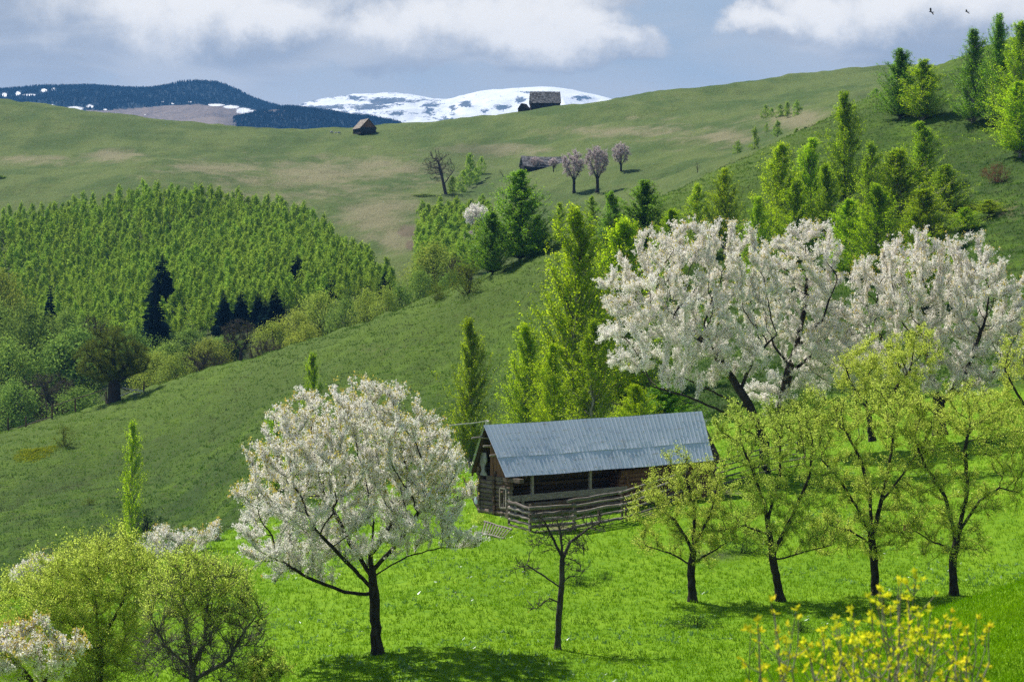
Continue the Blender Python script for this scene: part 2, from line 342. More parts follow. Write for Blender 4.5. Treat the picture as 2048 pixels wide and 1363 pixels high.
def relief(px, D, x, y):
    b1 = np.interp(px, GPX, pchip(_pxs, _arr[:, 8, 0], GPX)); b2 = np.interp(px, GPX, pchip(_pxs, _arr[:, 12, 0], GPX))
    hill = ss_(D - b1, -8, 8) * (1 - ss_(D - b2, -8, 8)); past = ss_(D - b2, -8, 8)
    r = (fbm(x / 2.2, y / 2.2, 4, 5) - .5) * (.10 + .75 * hill) + (fbm(x / 14, y / 14, 3, 9) - .5) * (.25 + .9 * hill + 2.2 * past)
    r = r + (fbm(x / 5, y / 3, 3, 19) - .5) * .8 * past
    # cattle terraces on the steep hillside
    z = Hgt(px, D); ph = z * 2.1 + (fbm(x / 12, y / 12, 3, 31)) * 5
    r = r + hill * .10 * np.sin(ph * 2 * math.pi / 2.4) * ss_(D, 180, 220)
    return r * ss_(D, 8, 25)
pxs = np.concatenate([np.arange(-1500, -60, 25), np.arange(-60, 2110, 4), np.arange(2110, 3601, 25)]).astype(float)
gD_ = np.concatenate([np.exp(np.arange(math.log(3), math.log(60), .025)), np.exp(np.arange(math.log(60), math.log(460), .0045)),
                      np.exp(np.arange(math.log(460), math.log(1250), .0065)), np.exp(np.linspace(math.log(1252), math.log(2500), 12))])
split1 = gD_ < 170; 
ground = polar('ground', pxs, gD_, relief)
# valley floor running on to the horizon under the far mountains
def flat(px, D, x, y, z):
    o = np.ones_like(D); return dict(crest=o * 0, hill=o, past=o * 0, dry=o * 0, bare=o * 0, dark=o * .3)
px_ = np.linspace(-2900, 4900, 40); D_ = np.array([2500, 3500, 5000, 8000, 10700.])
PX_, DD_ = np.meshgrid(px_, D_, indexing='ij'); X_ = (PX_ - CX) / F * DD_; k = len(D_)
i = (np.arange(39)[:, None] * k + np.arange(k - 1)[None]).ravel()
obj('valley_ground', mesh('valley_ground', np.stack([X_, DD_, np.full_like(X_, -60.)], -1).reshape(-1, 3), np.stack([i, i + k, i + k + 1, i + 1], 1), M_ground,
    vattr={a: v.ravel() for a, v in flat(PX_, DD_, X_, DD_, X_).items()}), kind='structure')
# ------------------------------------------------------------------ far mountains
def mountain(name, crest, D0, D1, D2, ybase, mat, amp, cover, nx=700, ny=160, fr=60., seed=1, x0=None, x1=None, back=.5):
    cx_, cy_ = zip(*crest)
    pxs = np.linspace(x0 or cx_[0], x1 or cx_[-1], nx)
    zc = (HY - np.interp(pxs, cx_, cy_)) * D1 / F; zc = np.convolve(np.pad(zc, 4, mode='edge'), np.ones(9) / 9, 'valid')
    zb = (HY - ybase) * D0 / F
    t = np.linspace(0, 1.35, ny); PX, T = np.meshgrid(pxs, t, indexing='ij')
    D = np.where(T <= 1, D0 + (D1 - D0) * T, D1 + (D2 - D1) * (T - 1) / .35)
    prof = np.where(T <= 1, np.sin(np.clip(T, 0, 1) * math.pi / 2) ** .85, 1 - (T - 1) / .35 * back)
    z = zb + (zc[:, None] - zb) * prof
    X = (PX - CX) / F * D
    rid = 1 - np.abs(2 * fbm(X / fr / 4, D / fr / 9, 5, seed) - 1)
    z = z + amp * (rid - .8) * np.clip(1.15 - T, 0, 1) * np.clip(T * 3, 0, 1) * 2 + amp * .12 * (fbm(X / fr, D / fr, 4, seed + 3) - .5)
    k = ny; i = (np.arange(nx - 1)[:, None] * k + np.arange(ny - 1)[None]).ravel()
    V = np.stack([X, D, z], -1).reshape(-1, 3)
    o = obj(name, mesh(name, V, np.stack([i, i + k, i + k + 1, i + 1], 1), mat, vattr={a: v.ravel() for a, v in cover(PX, HY - z * F / D, X, D, z, T).items()}, smooth=True), kind='structure')
    return o, PX, D, z, X
def mountmat(name, ca, cb, rock, nscale, edge=.08):
    m_, nb = newmat(name); g = nb.n('ShaderNodeNewGeometry').outputs['Position']
    sn = nb.m('ADD', nb.attr('snow'), nb.m('MULTIPLY', nb.m('SUBTRACT', nb.noise(nb.vm('MULTIPLY', g, (1, .15, 2.2)), nscale * 2.5, 9, .8, .2), .5), 3.4 if name[0] == 's' else 1.1))
    n = nb.noise(g, nscale * 1.7, 5, .6)
    tan = nb.mix(nb.ss(n, .35, .65), ca, cb)
    tan = nb.mix(nb.attr('wood'), tan, rock)
    c = nb.mix(nb.ss(sn, .5 - edge, .5 + edge), tan, (.86, .88, .93))
    principled(nb, c, .9, .1, bumpn(nb, n, .5, 12.0)); return m_
def blobs(PX, PY, L):
    r = np.zeros_like(PX)
    for cx_, cy_, rx, ry in L: r = np.maximum(r, np.clip(1.25 - np.sqrt(((PX - cx_) / rx) ** 2 + ((PY - cy_) / ry) ** 2), 0, 1))
    return r
def cov_snow(PX, PY, X, Y, z, T):
    n = fbm(X / 160, z / 30, 5, 41)
    s = .93 - .95 * blobs(PX, PY, [(790, 200, 90, 8), (730, 216, 60, 9), (860, 215, 22, 24), (905, 222, 10, 14), (660, 214, 60, 6), (1005, 215, 22, 8), (930, 210, 16, 9), (1040, 200, 14, 12), (890, 236, 26, 9),
                                  (780, 226, 60, 6), (700, 228, 60, 5), (1060, 184, 30, 3), (1165, 195, 26, 6), (970, 222, 9, 5)]) * (.35 + n * .75)
    s = s - .45 * ss_(n, .52, .72) * ss_(-PX, -1000, -800)
    return dict(snow=s, wood=np.full_like(PX, .3))
M_snow = mountmat('snow_mountain_surface', (.16, .15, .15), (.10, .11, .12), (.05, .07, .08), .012)
mountain('snow_mountain', [(430, 270), (560, 236), (600, 224), (640, 213), (700, 202), (770, 192), (815, 194), (860, 202), (890, 203), (950, 195), (1020, 188), (1060, 185), (1105, 186), (1150, 192), (1200, 204), (1260, 220), (1600, 243), (2100, 240)],
         7600, 9500, 10500, 330, M_snow, 75, cov_snow, fr=150., seed=6)
def tanmask(PX, PY):
    inside = (PX > 150) & (PX < 520)
    top = np.interp(PX, [120, 190, 260, 330, 400, 440, 470, 520, 560], [222, 221, 216, 211, 208, 212, 215, 224, 240]) 
    return np.where((PY > top) & (PX > 130) & (PX < 506), 1., 0.)
def cov_forest(PX, PY, X, Y, z, T):
    tm = tanmask(PX, PY + (fbm(X / 40, z / 10, 3, 77) - .5) * 5)
    sn = blobs(PX, PY, [(487, 222, 22, 9), (462, 214, 24, 5), (432, 210, 24, 3.5), (505, 222, 12, 3), (150, 217, 26, 6), (105, 212, 7, 5), (9, 190, 8, 6), (35, 187, 9, 6), (60, 190, 20, 3), (88, 181, 10, 5), (107, 179, 6, 5), (180, 213, 10, 5),
                        (290, 229, 5, 2), (310, 207, 5, 2), (325, 204, 4, 2.5), (345, 207, 5, 2), (210, 219, 6, 2), (380, 204, 6, 2)]) * .85
    return dict(snow=sn, wood=1 - tm)
M_far = mountmat('forest_mountain_surface', (.24, .19, .165), (.17, .14, .125), (.006, .020, .034), .07, .04)
fm, fPX, fD, fz, fX = mountain('forest_mountain', [(-900, 241), (-500, 211), (-200, 196), (0, 193), (60, 189), (110, 187), (180, 184), (230, 188), (280, 191), (320, 188), (375, 182), (430, 185), (470, 195), (500, 207), (560, 222), (620, 236), (700, 251), (760, 273), (900, 301), (1100, 311)],
         3900, 5200, 6200, 320, M_far, 28, cov_forest, fr=60., seed=12)
def cov_spur(PX, PY, X, Y, z, T): return dict(snow=PX * 0, wood=np.clip(ss_(PX, 420, 520) - .55 * blobs(PX, PY, [(545, 222, 50, 12)]), 0, 1))
sp, sPX, sD, sz, sX = mountain('wooded_spur', [(300, 280), (355, 255), (390, 245), (430, 241), (470, 245), (505, 236), (540, 226), (580, 222), (620, 227), (700, 241), (740, 244), (790, 254), (815, 264), (850, 281)],
         3300, 4000, 4600, 330, M_far, 10, cov_spur, fr=50., seed=21, nx=400)
def conifers(name, PX, D, z, X, cov, n, rng, h=(5, 8), sel=None):
    i = rng.integers(0, PX.shape[0], n); j = rng.integers(0, int(PX.shape[1] / 1.35) + 6, n); j = np.clip(j, 0, PX.shape[1] - 1)
    py = HY - z[i, j] * F / D[i, j]; wd = cov(PX, HY - z * F / D, X, D, z, X)['wood'][i, j]; sn = cov(PX, HY - z * F / D, X, D, z, X)['snow'][i, j]
    k = (wd > .5) & (sn < .3) & (PX[i, j] > -250) & (PX[i, j] < 900) & (py < 275)
    i, j = i[k], j[k]; n = len(i); c = np.stack([X[i, j] + rng.uniform(-4, 4, n), D[i, j], z[i, j] - 1.5], 1)
    hh = rng.uniform(*h, n); r = hh * .27; a0 = rng.uniform(0, 6, n); V = []
    for q_ in range(4):
        a = a0 + q_ * math.pi / 2; V.append(c + np.stack([r * np.cos(a), r * np.sin(a), 0 * a], 1))
    V.append(c + np.stack([0 * hh, 0 * hh, hh + 1.5], 1)); V = np.stack(V, 1).reshape(-1, 3)
    b = np.arange(n)[:, None] * 5; Q = np.concatenate([b + np.array([[q_, (q_ + 1) % 4, 4]]) for q_ in range(4)])
    return obj(name, mesh(name, V, Q, M_con, fattr={'rnd': rng.random(len(Q))}), label='distant dark conifer forest on the mountain', kind='stuff')
M_con = leafmat('far_conifer', [(.006, .020, .034), (.010, .028, .044)], .1, 1, .3)
R_ = np.random.default_rng(5)
conifers('distant_conifers', fPX, fD, fz, fX, cov_forest, 60000, R_)['label'] = 'dark conifer forest covering the blue mountain behind the snow patches'
conifers('distant_conifers', sPX, sD, sz, sX, cov_spur, 16000, R_, (4, 6.5))['label'] = 'dark blue conifer forest on the low spur below the mountain'
# ------------------------------------------------------------------ haze
HB = MB().box((0, 4150, 470), (9000, 0, 0), (0, 6650, 0), (0, 0, 535))
hm, nb = newmat('haze_air'); v_ = nb.n('ShaderNodeVolumePrincipled'); v_.inputs['Color'].default_value = (.15, .45, 1, 1); v_.inputs['Density'].default_value = 7.5e-5
v_.inputs['Anisotropy'].default_value = .0
nb.t.links.new(v_.outputs[0], nb.n('ShaderNodeOutputMaterial').inputs['Volume'])
obj('haze', HB.me('haze', hm), kind='stuff', label='thin bluish air over the valley and mountains')
# ------------------------------------------------------------------ vegetation builders
def barkmat(name, ca, cb, scale=6):
    m_, nb = newmat(name); g = nb.n('ShaderNodeTexCoord').outputs['Object']
    n = nb.noise(nb.vm('MULTIPLY', g, (1, 1, .35)), scale, 5, .65)
    principled(nb, nb.mix(nb.ss(n, .35, .7), ca, cb), .9, .15, bumpn(nb, n, .6, .03)); return m_
M_bark = barkmat('dark_bark', (.018, .014, .011), (.060, .050, .042))
M_greybark = barkmat('grey_bark', (.085, .075, .066), (.19, .175, .16))
M_midbark = barkmat('grey_brown_bark', (.04, .034, .030), (.10, .09, .08))
M_fargrey = barkmat('pale_far_bark', (.07, .06, .055), (.12, .105, .095))
M_birchbark = barkmat('birch_bark', (.10, .095, .08), (.48, .46, .42), 3)
M_purple = barkmat('bare_twig_bark', (.055, .038, .036), (.115, .085, .078))
M_dead = barkmat('dead_wood', (.075, .065, .058), (.17, .155, .14))
M_blossom = leafmat('cherry_blossom', [(.90, .84, .83), (.93, .90, .88), (.95, .93, .90), (.70, .68, .50)], .45, 1., .04)
M_farblossom = leafmat('pinkish_blossom', [(.50, .40, .40), (.62, .53, .53), (.70, .64, .64)], .35, .9, .1)
M_tan = leafmat('young_tan_leaf', [(.50, .36, .08), (.56, .46, .10), (.44, .44, .08)], .5, 1.15, .2)
M_paleleaf = leafmat('pale_spring_leaf', [(.35, .45, .05), (.49, .58, .08), (.62, .69, .17)], .58, 1.3, .15)
M_birch = leafmat('birch_leaf', [(.22, .36, .006), (.32, .46, .008), (.42, .54, .018)], .58, 1.5, .35)
M_birchdark = leafmat('birch_leaf_deep', [(.13, .28, .006), (.19, .37, .008), (.29, .46, .012)], .52, 1.3, .3, .02)
M_wood = leafmat('wood_leaf', [(.19, .31, .03), (.27, .40, .045), (.35, .48, .06)], .42, 1.25, .25)
M_broad = leafmat('beech_leaf', [(.13, .22, .045), (.20, .31, .055), (.28, .40, .07)], .38, 1.2, .45)
M_yelbroad = leafmat('yellow_green_leaf', [(.24, .31, .05), (.33, .40, .06), (.42, .48, .08)], .32, 1.15, .3)
M_spruce = leafmat('spruce_needle', [(.006, .018, .018), (.012, .030, .026)], .1, 1, .3)
M_olive = leafmat('olive_bud', [(.08, .11, .015), (.13, .16, .02), (.19, .22, .03)], .4, 1.2, .2)
M_bush = leafmat('dark_bush_leaf', [(.02, .055, .012), (.04, .09, .015)], .35, 1.2, .3)
M_redbush = leafmat('red_brown_leaf', [(.16, .055, .035), (.24, .10, .06)], .3, 1, .2)

def unit(a): return a / np.maximum(np.linalg.norm(a, axis=-1, keepdims=True), 1e-9)
def rhombs(C, L, W, rng, up=None, flat=0.0):
    n = len(C); L = np.broadcast_to(L, (n,))[:, None]; W = np.broadcast_to(W, (n,))[:, None]
    u = unit(rng.normal(size=(n, 3)) if up is None else up + rng.normal(size=(n, 3)) * .7)
    v = unit(np.cross(u, rng.normal(size=(n, 3))))
    return np.stack([C - u * L, C + v * W, C + u * L, C - v * W], 1).reshape(-1, 3), (np.arange(n)[:, None] * 4 + np.arange(4)[None])
def rhombs_n(C, L, W, rng, N, jit=.7):
    n = unit(N + jit * rng.normal(size=C.shape)); u = unit(np.cross(n, rng.normal(size=C.shape))); v = np.cross(n, u); L = L[:, None]; W = W[:, None]
    return np.stack([C - u * L, C + v * W, C + u * L, C - v * W], 1).reshape(-1, 3), (np.arange(len(C))[:, None] * 4 + np.arange(4)[None])
def tubes(P0, P1, R0, R1, D0, k=4):
    """frusta from P0 to P1, first ring square to D0"""
    d = unit(P1 - P0); D0 = unit(D0); ang = np.arange(k) * 2 * math.pi / k; V = []
    ref = np.array([.31, .95, .02])
    for Pp, R, dd in ((P0, R0, D0), (P1, R1, d)):
        u = unit(np.cross(dd, ref)); v = np.cross(dd, u)
        V.append(Pp[:, None] + R[:, None, None] * (np.cos(ang)[None, :, None] * u[:, None] + np.sin(ang)[None, :, None] * v[:, None]))
    V = np.concatenate(V, 1).reshape(-1, 3); n = len(P0); b = np.arange(n)[:, None] * 2 * k
    Q = np.concatenate([b + np.array([[j, (j + 1) % k, k + (j + 1) % k, k + j]]) for j in range(k)])
    return V, Q
def join(parts):
    V = []; Q = []; n = 0
    for v, q in parts:
        if len(v): V.append(v); Q.append(q + n); n += len(v)
    return np.vstack(V), np.vstack(Q)
def skeleton(pos, par, rt, rpow=2.3, rmax=None, main=None):
    n = len(pos); r = np.zeros(n); acc = np.zeros(n); par = np.asarray(par); best = np.full(n, -1); bv = np.zeros(n)
    for i in range(n - 1, -1, -1):
        r[i] = (acc[i] ** (1 / rpow)) if acc[i] > 0 else rt
        p = par[i]
        if p >= 0:
            acc[p] += r[i] ** rpow
            if r[i] > bv[p]: bv[p] = r[i]; best[p] = i
    if rmax: 
        s = rmax / r[0]; r = np.where(r > rt * 1.5, r * (1 + (s - 1) * np.clip((r - rt) / (r[0] - rt), 0, 1) ** .5), r)
    if rmax: r[:4] = r[:4] * np.array([1.5, 1.22, 1.08, 1.02])[:len(r[:4])]
    return r, best
def skel_mesh(pos, par, r, best, rmin=0):
    par = np.asarray(par); e = np.nonzero(par >= 0)[0]; e = e[r[e] >= rmin]; p = par[e]
    d = unit(pos[e] - pos[p]); pd = np.zeros_like(d); pp_ = par[p]; ok = pp_ >= 0
    pd[ok] = unit(pos[p[ok]] - pos[pp_[ok]]); pd[~ok] = d[~ok]
    ismain = best[p] == e; D0 = np.where(ismain[:, None], pd, d)
    R0 = np.where(ismain, r[p], np.minimum(r[e] * 1.25, r[p])); P0 = pos[p]
    P1 = pos[e] + d * (r[e] * .25)[:, None]; parts = []
    for lo, hi, k in ((.05, 9, 8), (.015, .05, 5), (0, .015, 3)):
        s = (r[e] >= lo) & (r[e] < hi)
        if s.any(): parts.append(tubes(P0[s], P1[s], R0[s], r[e][s], D0[s], k))
    return join(parts)
def colonize(att, pos, par, step=.22, di=1.6, dk=.4, iters=90, rng=None, trop=(0, 0, .06), jit=.18, cap=4500):
    pos = [np.array(p, float) for p in pos]; par = list(par); trop = np.array(trop)
    A = np.array(att); dist = np.full(len(A), 1e9); near = np.zeros(len(A), int); kids = [0] * len(pos)
    newi = list(range(len(pos)))
    for it in range(iters):
        NP = np.array([pos[i] for i in newi]); 
        dd = np.linalg.norm(A[:, None] - NP[None], axis=2); j = dd.argmin(1); m_ = dd[np.arange(len(A)), j]
        b = m_ < dist; dist[b] = m_[b]; near[b] = np.array(newi)[j[b]]
        keep = dist > dk; A = A[keep]; dist = dist[keep]; near = near[keep]
        if not len(A): break
        act = dist < di
        if not act.any(): act = dist < dist.min() * 1.15
        ids = near[act]; P_ = np.array(pos); v = unit(A[act] - P_[ids]); S = np.zeros((len(P_), 3)); np.add.at(S, ids, v)
        newi = []
        for i in np.unique(ids):
            if kids[i] >= 3: continue
            d = S[i] / max(np.linalg.norm(S[i]), 1e-6) + trop + rng.normal(size=3) * jit
            if par[i] >= 0: q_ = pos[i] - pos[par[i]]; d = d + .35 * q_ / max(np.linalg.norm(q_), 1e-6)
            d /= np.linalg.norm(d); pos.append(pos[i] + d * step); par.append(int(i)); kids[i] += 1; kids.append(0); newi.append(len(pos) - 1)
        if not newi or len(pos) > cap: break
    return np.array(pos), par
def env_points(E, n, rng, shell=.0):
    """E: ellipsoids (x,y,z,rx,ry,rz[,zmin]); uniform points, optionally biased to the shell"""
    vol = np.array([e[3] * e[4] * e[5] for e in E]); out_ = []
    for e, k in zip(E, rng.multinomial(n, vol / vol.sum())):
        u = unit(rng.normal(size=(k, 3))) * (rng.random(k)[:, None] ** (1 / 3 if not shell else shell))
        out_.append(u * np.array(e[3:6]) + np.array(e[:3]))
    A = np.vstack(out_); return A
def poly_trunk(pts, step):
    P_ = [np.array(pts[0], float)]; 
    for a, b in zip(pts[:-1], pts[1:]):
        a = np.array(a, float); b = np.array(b, float); k = max(1, int(np.linalg.norm(b - a) / step))
        P_ += [a + (b - a) * (i + 1) / k for i in range(k)]
    return P_
def fruit_tree(seed, trunks, E, natt=900, step=.25, di=2.0, dk=.45, rt=.006, rmax=.2, rpow=2.3, jit=.2, trop=(0, 0, .08), shell=.45):
    rng = np.random.default_rng(seed); pos = []; par = []
    for t in trunks:                                     # trunk 0 starts at the ground, others fork from a node of it
        pl = poly_trunk(t[1], step); first = -1 if t[0] is None else int(np.argmin([np.linalg.norm(np.array(t[1][0]) - p) for p in pos]))
        for i, p in enumerate(pl):
            if i == 0 and first >= 0: continue
            wob = rng.normal(size=3) * step * .05 if 0 < i else 0
            pos.append(p + wob); par.append(first if (i == 0 or (i == 1 and first >= 0)) else len(pos) - 2)
    A = env_points(E, natt, rng, shell); pos, par = colonize(A, pos, par, step, di, dk, 120, rng, trop, jit)
    r, best = skeleton(pos, par, rt, rpow, rmax); return rng, pos, np.array(par), r, best
def twigs(rng, pos, par, r, thr, n, length, rr, up=.5, spread=.6, minz=None):
    """straight young shoots from the thin wood; returns origins, directions, lengths, tube mesh"""
    c = np.nonzero((r < thr) & (par >= 0))[0]; i = rng.choice(c, n); f = rng.random(n)[:, None]
    o_ = pos[i] * f + pos[par[i]] * (1 - f); d = unit(pos[i] - pos[par[i]])
    d = unit(d + np.array([0, 0, up]) + rng.normal(size=(n, 3)) * spread); L = length * rng.uniform(.4, 1.2, n)
    P1 = o_ + d * L[:, None]; V, Q = tubes(o_, P1, np.full(n, rr), np.full(n, rr * .4), d, 3)
    return o_, d, L, (V, Q)
def tree_thing(name, label, cat, loc, meshes, group=None, rz=0, sc=1, tilt=None):
    e = obj(name, None, loc=tuple(loc), rz=rz, sc=sc, label=label, cat=cat, group=group)
    if tilt: e.rotation_euler = (tilt[0], tilt[1], rz)
    for pn, me in meshes: obj(pn, me, e)
    return e
def leafmesh(name, V, Q, mat, rng, k=None):
    return mesh(name, V, Q, mat, fattr={'rnd': rng.random(len(Q)), 'tone': np.full(len(Q), rng.random())})
def clusters(rng, C, n, sig, L, W, up=None):
    P_ = np.repeat(C, n, 0) + rng.normal(size=(len(C) * n, 3)) * sig
    return rhombs(P_, L * rng.uniform(.6, 1.3, len(P_)), W * rng.uniform(.6, 1.3, len(P_)), rng, up)
def cherry(seed, trunks, E, nshoot, fl, natt=1000, ntip=400, size=.036, per=9, **kw):
    """flowering cherry: spikes of white blossom along young shoots, tan young leaves at their tips"""
    minz = kw.pop('minz', None); tipz = kw.pop('tipz', 0); green = kw.pop('green', 0)
    rng, pos, par, r, best = fruit_tree(seed, trunks, E, natt, **kw)
    o_, d, L, tw = twigs(rng, pos, par, r, .02, nshoot, fl, .009, .95, .45)
    per = per // 2 + 1; s = rng.uniform(.1, 1, (nshoot, per)); C = (o_[:, None] + d[:, None] * (L[:, None] * s)[..., None]).reshape(-1, 3)
    bl = clusters(rng, C, 9, size * 1.25, size * .82, size * .78)
    top = (o_ + d * L[:, None])[rng.random(nshoot) < .45]; zz = top[:, 2]; zmed = np.quantile(zz, .35)
    rad = np.linalg.norm((top - np.median(top, 0)) / np.maximum(top.std(0), .1), axis=1)
    top = top[(zz > zmed) & (rad > 1.15) | (rng.random(len(top)) < .06)]; tn = clusters(rng, top, 6, .06, .055, .026, np.array([0, 0, 1.]))
    parts = [('trunk', mesh('trunk', *join([skel_mesh(pos, par, r, best), tw]), M_bark, smooth=True)), ('blossom', leafmesh('blossom', *bl, M_blossom, rng)),
             ('young_leaves', leafmesh('young_leaves', *tn, M_tan, rng))]
    if green:
        C = o_[rng.random(nshoot) < green]; parts.append(('leaves', leafmesh('leaves', *clusters(rng, C, 5, .12, .05, .025), M_paleleaf, rng)))
    return parts
def leafy(seed, trunks, E, nshoot, fl, natt=700, mat=None, per=5, n=2, size=.045, sig=.05, bark=None, bare=0., tw_thr=.02, zb=None, up=.4, spread=.7, twr=.010, **kw):
    rng, pos, par, r, best = fruit_tree(seed, trunks, E, natt, **kw)
    o_, d, L, tw = twigs(rng, pos, par, r, tw_thr, nshoot, fl, twr, up, spread)
    parts = [('trunk', mesh('trunk', *join([skel_mesh(pos, par, r, best), tw]), bark or M_bark, smooth=True))]
    if per:
        s = rng.uniform(.2, 1, (nshoot, per)); keep = rng.random(nshoot) > bare
        if zb is not None: keep &= (o_[:, 2] + rng.normal(size=nshoot) * .5) > zb
        C = (o_[:, None] + d[:, None] * (L[:, None] * s)[..., None])[keep].reshape(-1, 3)
        parts.append(('leaves', leafmesh('leaves', *clusters(rng, C, n, sig, size, size * .55), mat or M_paleleaf, rng)))
    return parts
def clump_tree(seed, H, R, t0, prof, ncl, per, leaf, mat, bark, tr=.14, sig=.3, asc=.35, bend=.0, multi=1, limb=.02, shoots=0, ragged=.25, droop=0., plume=0):
    """crown of leaf sprays set round many clump centres, each carried by a limb from the trunk; unit height H, radius R"""
    rng = np.random.default_rng(seed); P0 = []; P1 = []; R0 = []; R1 = []; D0 = []
    stems = []
    for k in range(multi):
        off = np.array([rng.uniform(-1, 1), rng.uniform(-1, 1), 0]) * (R * .35 if multi > 1 else 0); b = rng.normal(size=2) * bend * H
        hh = H * (1 if k == 0 else rng.uniform(.7, .95))
        zs = np.linspace(0, 1, 14); pts = np.stack([off[0] * (.35 + .65 * zs ** .6) + b[0] * zs ** 2 + rng.normal(size=14) * .012 * H * zs, off[1] * (.35 + .65 * zs ** .6) + b[1] * zs ** 2 + rng.normal(size=14) * .012 * H * zs, zs * hh * .97 - .3 * (zs == 0)], 1)
        stems.append((pts, hh)); rr = tr * (1 - zs * .93) / (1 if multi == 1 else 1.4)
        dd = unit(np.diff(pts, axis=0)); P0.append(pts[:-1]); P1.append(pts[1:]); R0.append(rr[:-1]); R1.append(rr[1:]); D0.append(np.vstack([dd[:1], dd[:-1]]))
    stem_mesh = tubes(*(np.concatenate(a) for a in (P0, P1, R0, R1, D0)), 6)
    C = []; lims = []
    for c in range(ncl):
        pts, hh = stems[rng.integers(0, multi)]
        t = t0 + (1 - t0) * (c + rng.random()) / ncl; t = min(t, .995); a = rng.uniform(0, 2 * math.pi)
        rad = R * prof(np.array((t - t0) / (1 - t0))) * (rng.random() ** .45) * (1 + rng.normal() * ragged)
        ctr = np.array([np.interp(t, np.linspace(0, 1, 14), pts[:, q_]) for q_ in (0, 1)])
        p = np.array([ctr[0] + math.cos(a) * rad, ctr[1] + math.sin(a) * rad, t * hh]); C.append(p)
        ts = max(.04, t - asc * abs(rad) / hh * 1.6 - .02); q0 = np.array([np.interp(ts, np.linspace(0, 1, 14), pts[:, q_]) for q_ in (0, 1, 2)])
        mid = (q0 + p) / 2 + np.array([0, 0, -.06 * abs(rad)]) + rng.normal(size=3) * .05 * abs(rad)
        lims += [(q0, mid, limb, limb * .7), (mid, p, limb * .7, limb * .25)]
    C = np.array(C); a = [np.array([l[i] for l in lims]) for i in range(4)]
    limb_mesh = tubes(*a, a[1] - a[0], 3)
    N = rng.poisson(per, len(C)); P_ = np.repeat(C, N, 0); g = rng.normal(size=P_.shape) * sig * np.array([1, 1, 1.25]); P_ = P_ + g
    P_[:, 2] -= droop * np.abs(rng.normal(size=len(P_)))
    if shoots:
        i = rng.integers(0, len(C), shoots); d = unit(C[i] * np.array([.25, .25, 0]) + np.array([0, 0, 1.]) + rng.normal(size=(shoots, 3)) * .25)
        s = rng.random((shoots, 9))[..., None] * sig * 3.2; P_ = np.vstack([P_, (C[i][:, None] + d[:, None] * s + rng.normal(size=(shoots, 9, 3)) * leaf * .6).reshape(-1, 3)])
    if plume:
        L_ = []; T0 = []; T1 = []
        for (a0, a1, _, _), (b0, b1, _, _) in zip(lims[::2], lims[1::2]):
            dirn = unit(b1 - a0); ln = np.linalg.norm(b1 - a0)
            for k in range(plume):
                f = rng.uniform(.25, 1.0) if k else 1.; q_ = a0 + (a1 - a0) * f * 2 if f < .5 else b0 + (b1 - b0) * (f * 2 - 1)
                d = unit(dirn * .7 + np.array([0, 0, .6]) + rng.normal(size=3) * .5); l = rng.uniform(.25, .6) * (.55 + .25 * ln) * (1.25 if k == 0 else .8) * H / 12
                T0.append(q_); T1.append(q_ + d * l); n_ = rng.poisson(per / plume); s = rng.random(n_)[:, None] ** .8
                L_.append(q_ + d * l * s + rng.normal(size=(n_, 3)) * sig * .3 * (1.15 - .7 * s)); 
        P_ = np.vstack(L_); T0 = np.array(T0); T1 = np.array(T1); z0 = np.full(len(T0), limb * .4); limb_mesh = join([limb_mesh, tubes(T0, T1, z0, z0 * .4, T1 - T0, 3)])
    P_ = P_[P_[:, 2] > H * t0 * .55]
    N_ = P_ * np.array([1, 1, 0]) / R + np.array([0, 0, .35]) + (P_[:, 2:3] / H - .5) * np.array([0, 0, .6])
    lv = rhombs_n(P_, leaf * rng.uniform(.6, 1.3, len(P_)), leaf * .62 * rng.uniform(.6, 1.3, len(P_)), rng, unit(N_), .55)
    return [('trunk', mesh('trunk', *join([stem_mesh, limb_mesh]), bark, smooth=True)), ('crown', leafmesh('crown', *lv, mat, rng))], (join([stem_mesh, limb_mesh]), lv)
ovoid = lambda t: np.sin(np.clip(t * .93 + .07, 0, 1) ** .62 * math.pi) ** .8 * .95 + .06
cone = lambda t: (1 - t) ** .75 * np.clip(t * 6 + .35, 0, 1)
bell = lambda t: (1.02 - t) ** .62 * np.clip(t * 4 + .5, 0, 1)
roundp = lambda t: np.sqrt(np.clip(1 - (2 * t - .95) ** 2, 0.02, 1))
def spruce_mesh(seed, H=1., R=.2):
    rng = np.random.default_rng(seed); C = []; U = []; L = []
    nl = 30
    for i in range(nl):
        t = (i + .5) / nl; rad = R * (1 - t) ** .85 * rng.uniform(.85, 1.15) + .01; k = int(30 * (1 - t) + 7)
        for a in rng.uniform(0, 2 * math.pi, k):
            d = np.array([math.cos(a), math.sin(a), -.35 + .5 * t]); l = rad * rng.uniform(.7, 1.1)
            for s in (.35, .75): C.append(np.array([0, 0, .06 + t * .94]) + d * l * s); U.append(d); L.append(l * .36)
    C = np.array(C) * H; U = unit(np.array(U)); L = np.array(L) * H; n = len(C)
    v = unit(np.cross(U, np.array([0, 0, 1.]) + rng.normal(size=(n, 3)) * .8)); W = (L * .75 + .006 * H)[:, None]
    V = np.stack([C - U * L[:, None], C + v * W, C + U * L[:, None] * 1.1 - np.array([0, 0, .01 * H]), C - v * W], 1).reshape(-1, 3)
    tr = tubes(np.array([[0, 0, -.05 * H]]), np.array([[0, 0, .98 * H]]), np.array([.018 * H]), np.array([.002 * H]), np.array([[0, 0, 1.]]), 5)
    Q = np.arange(n)[:, None] * 4 + np.arange(4)[None]
    return tr, (V, Q), rng
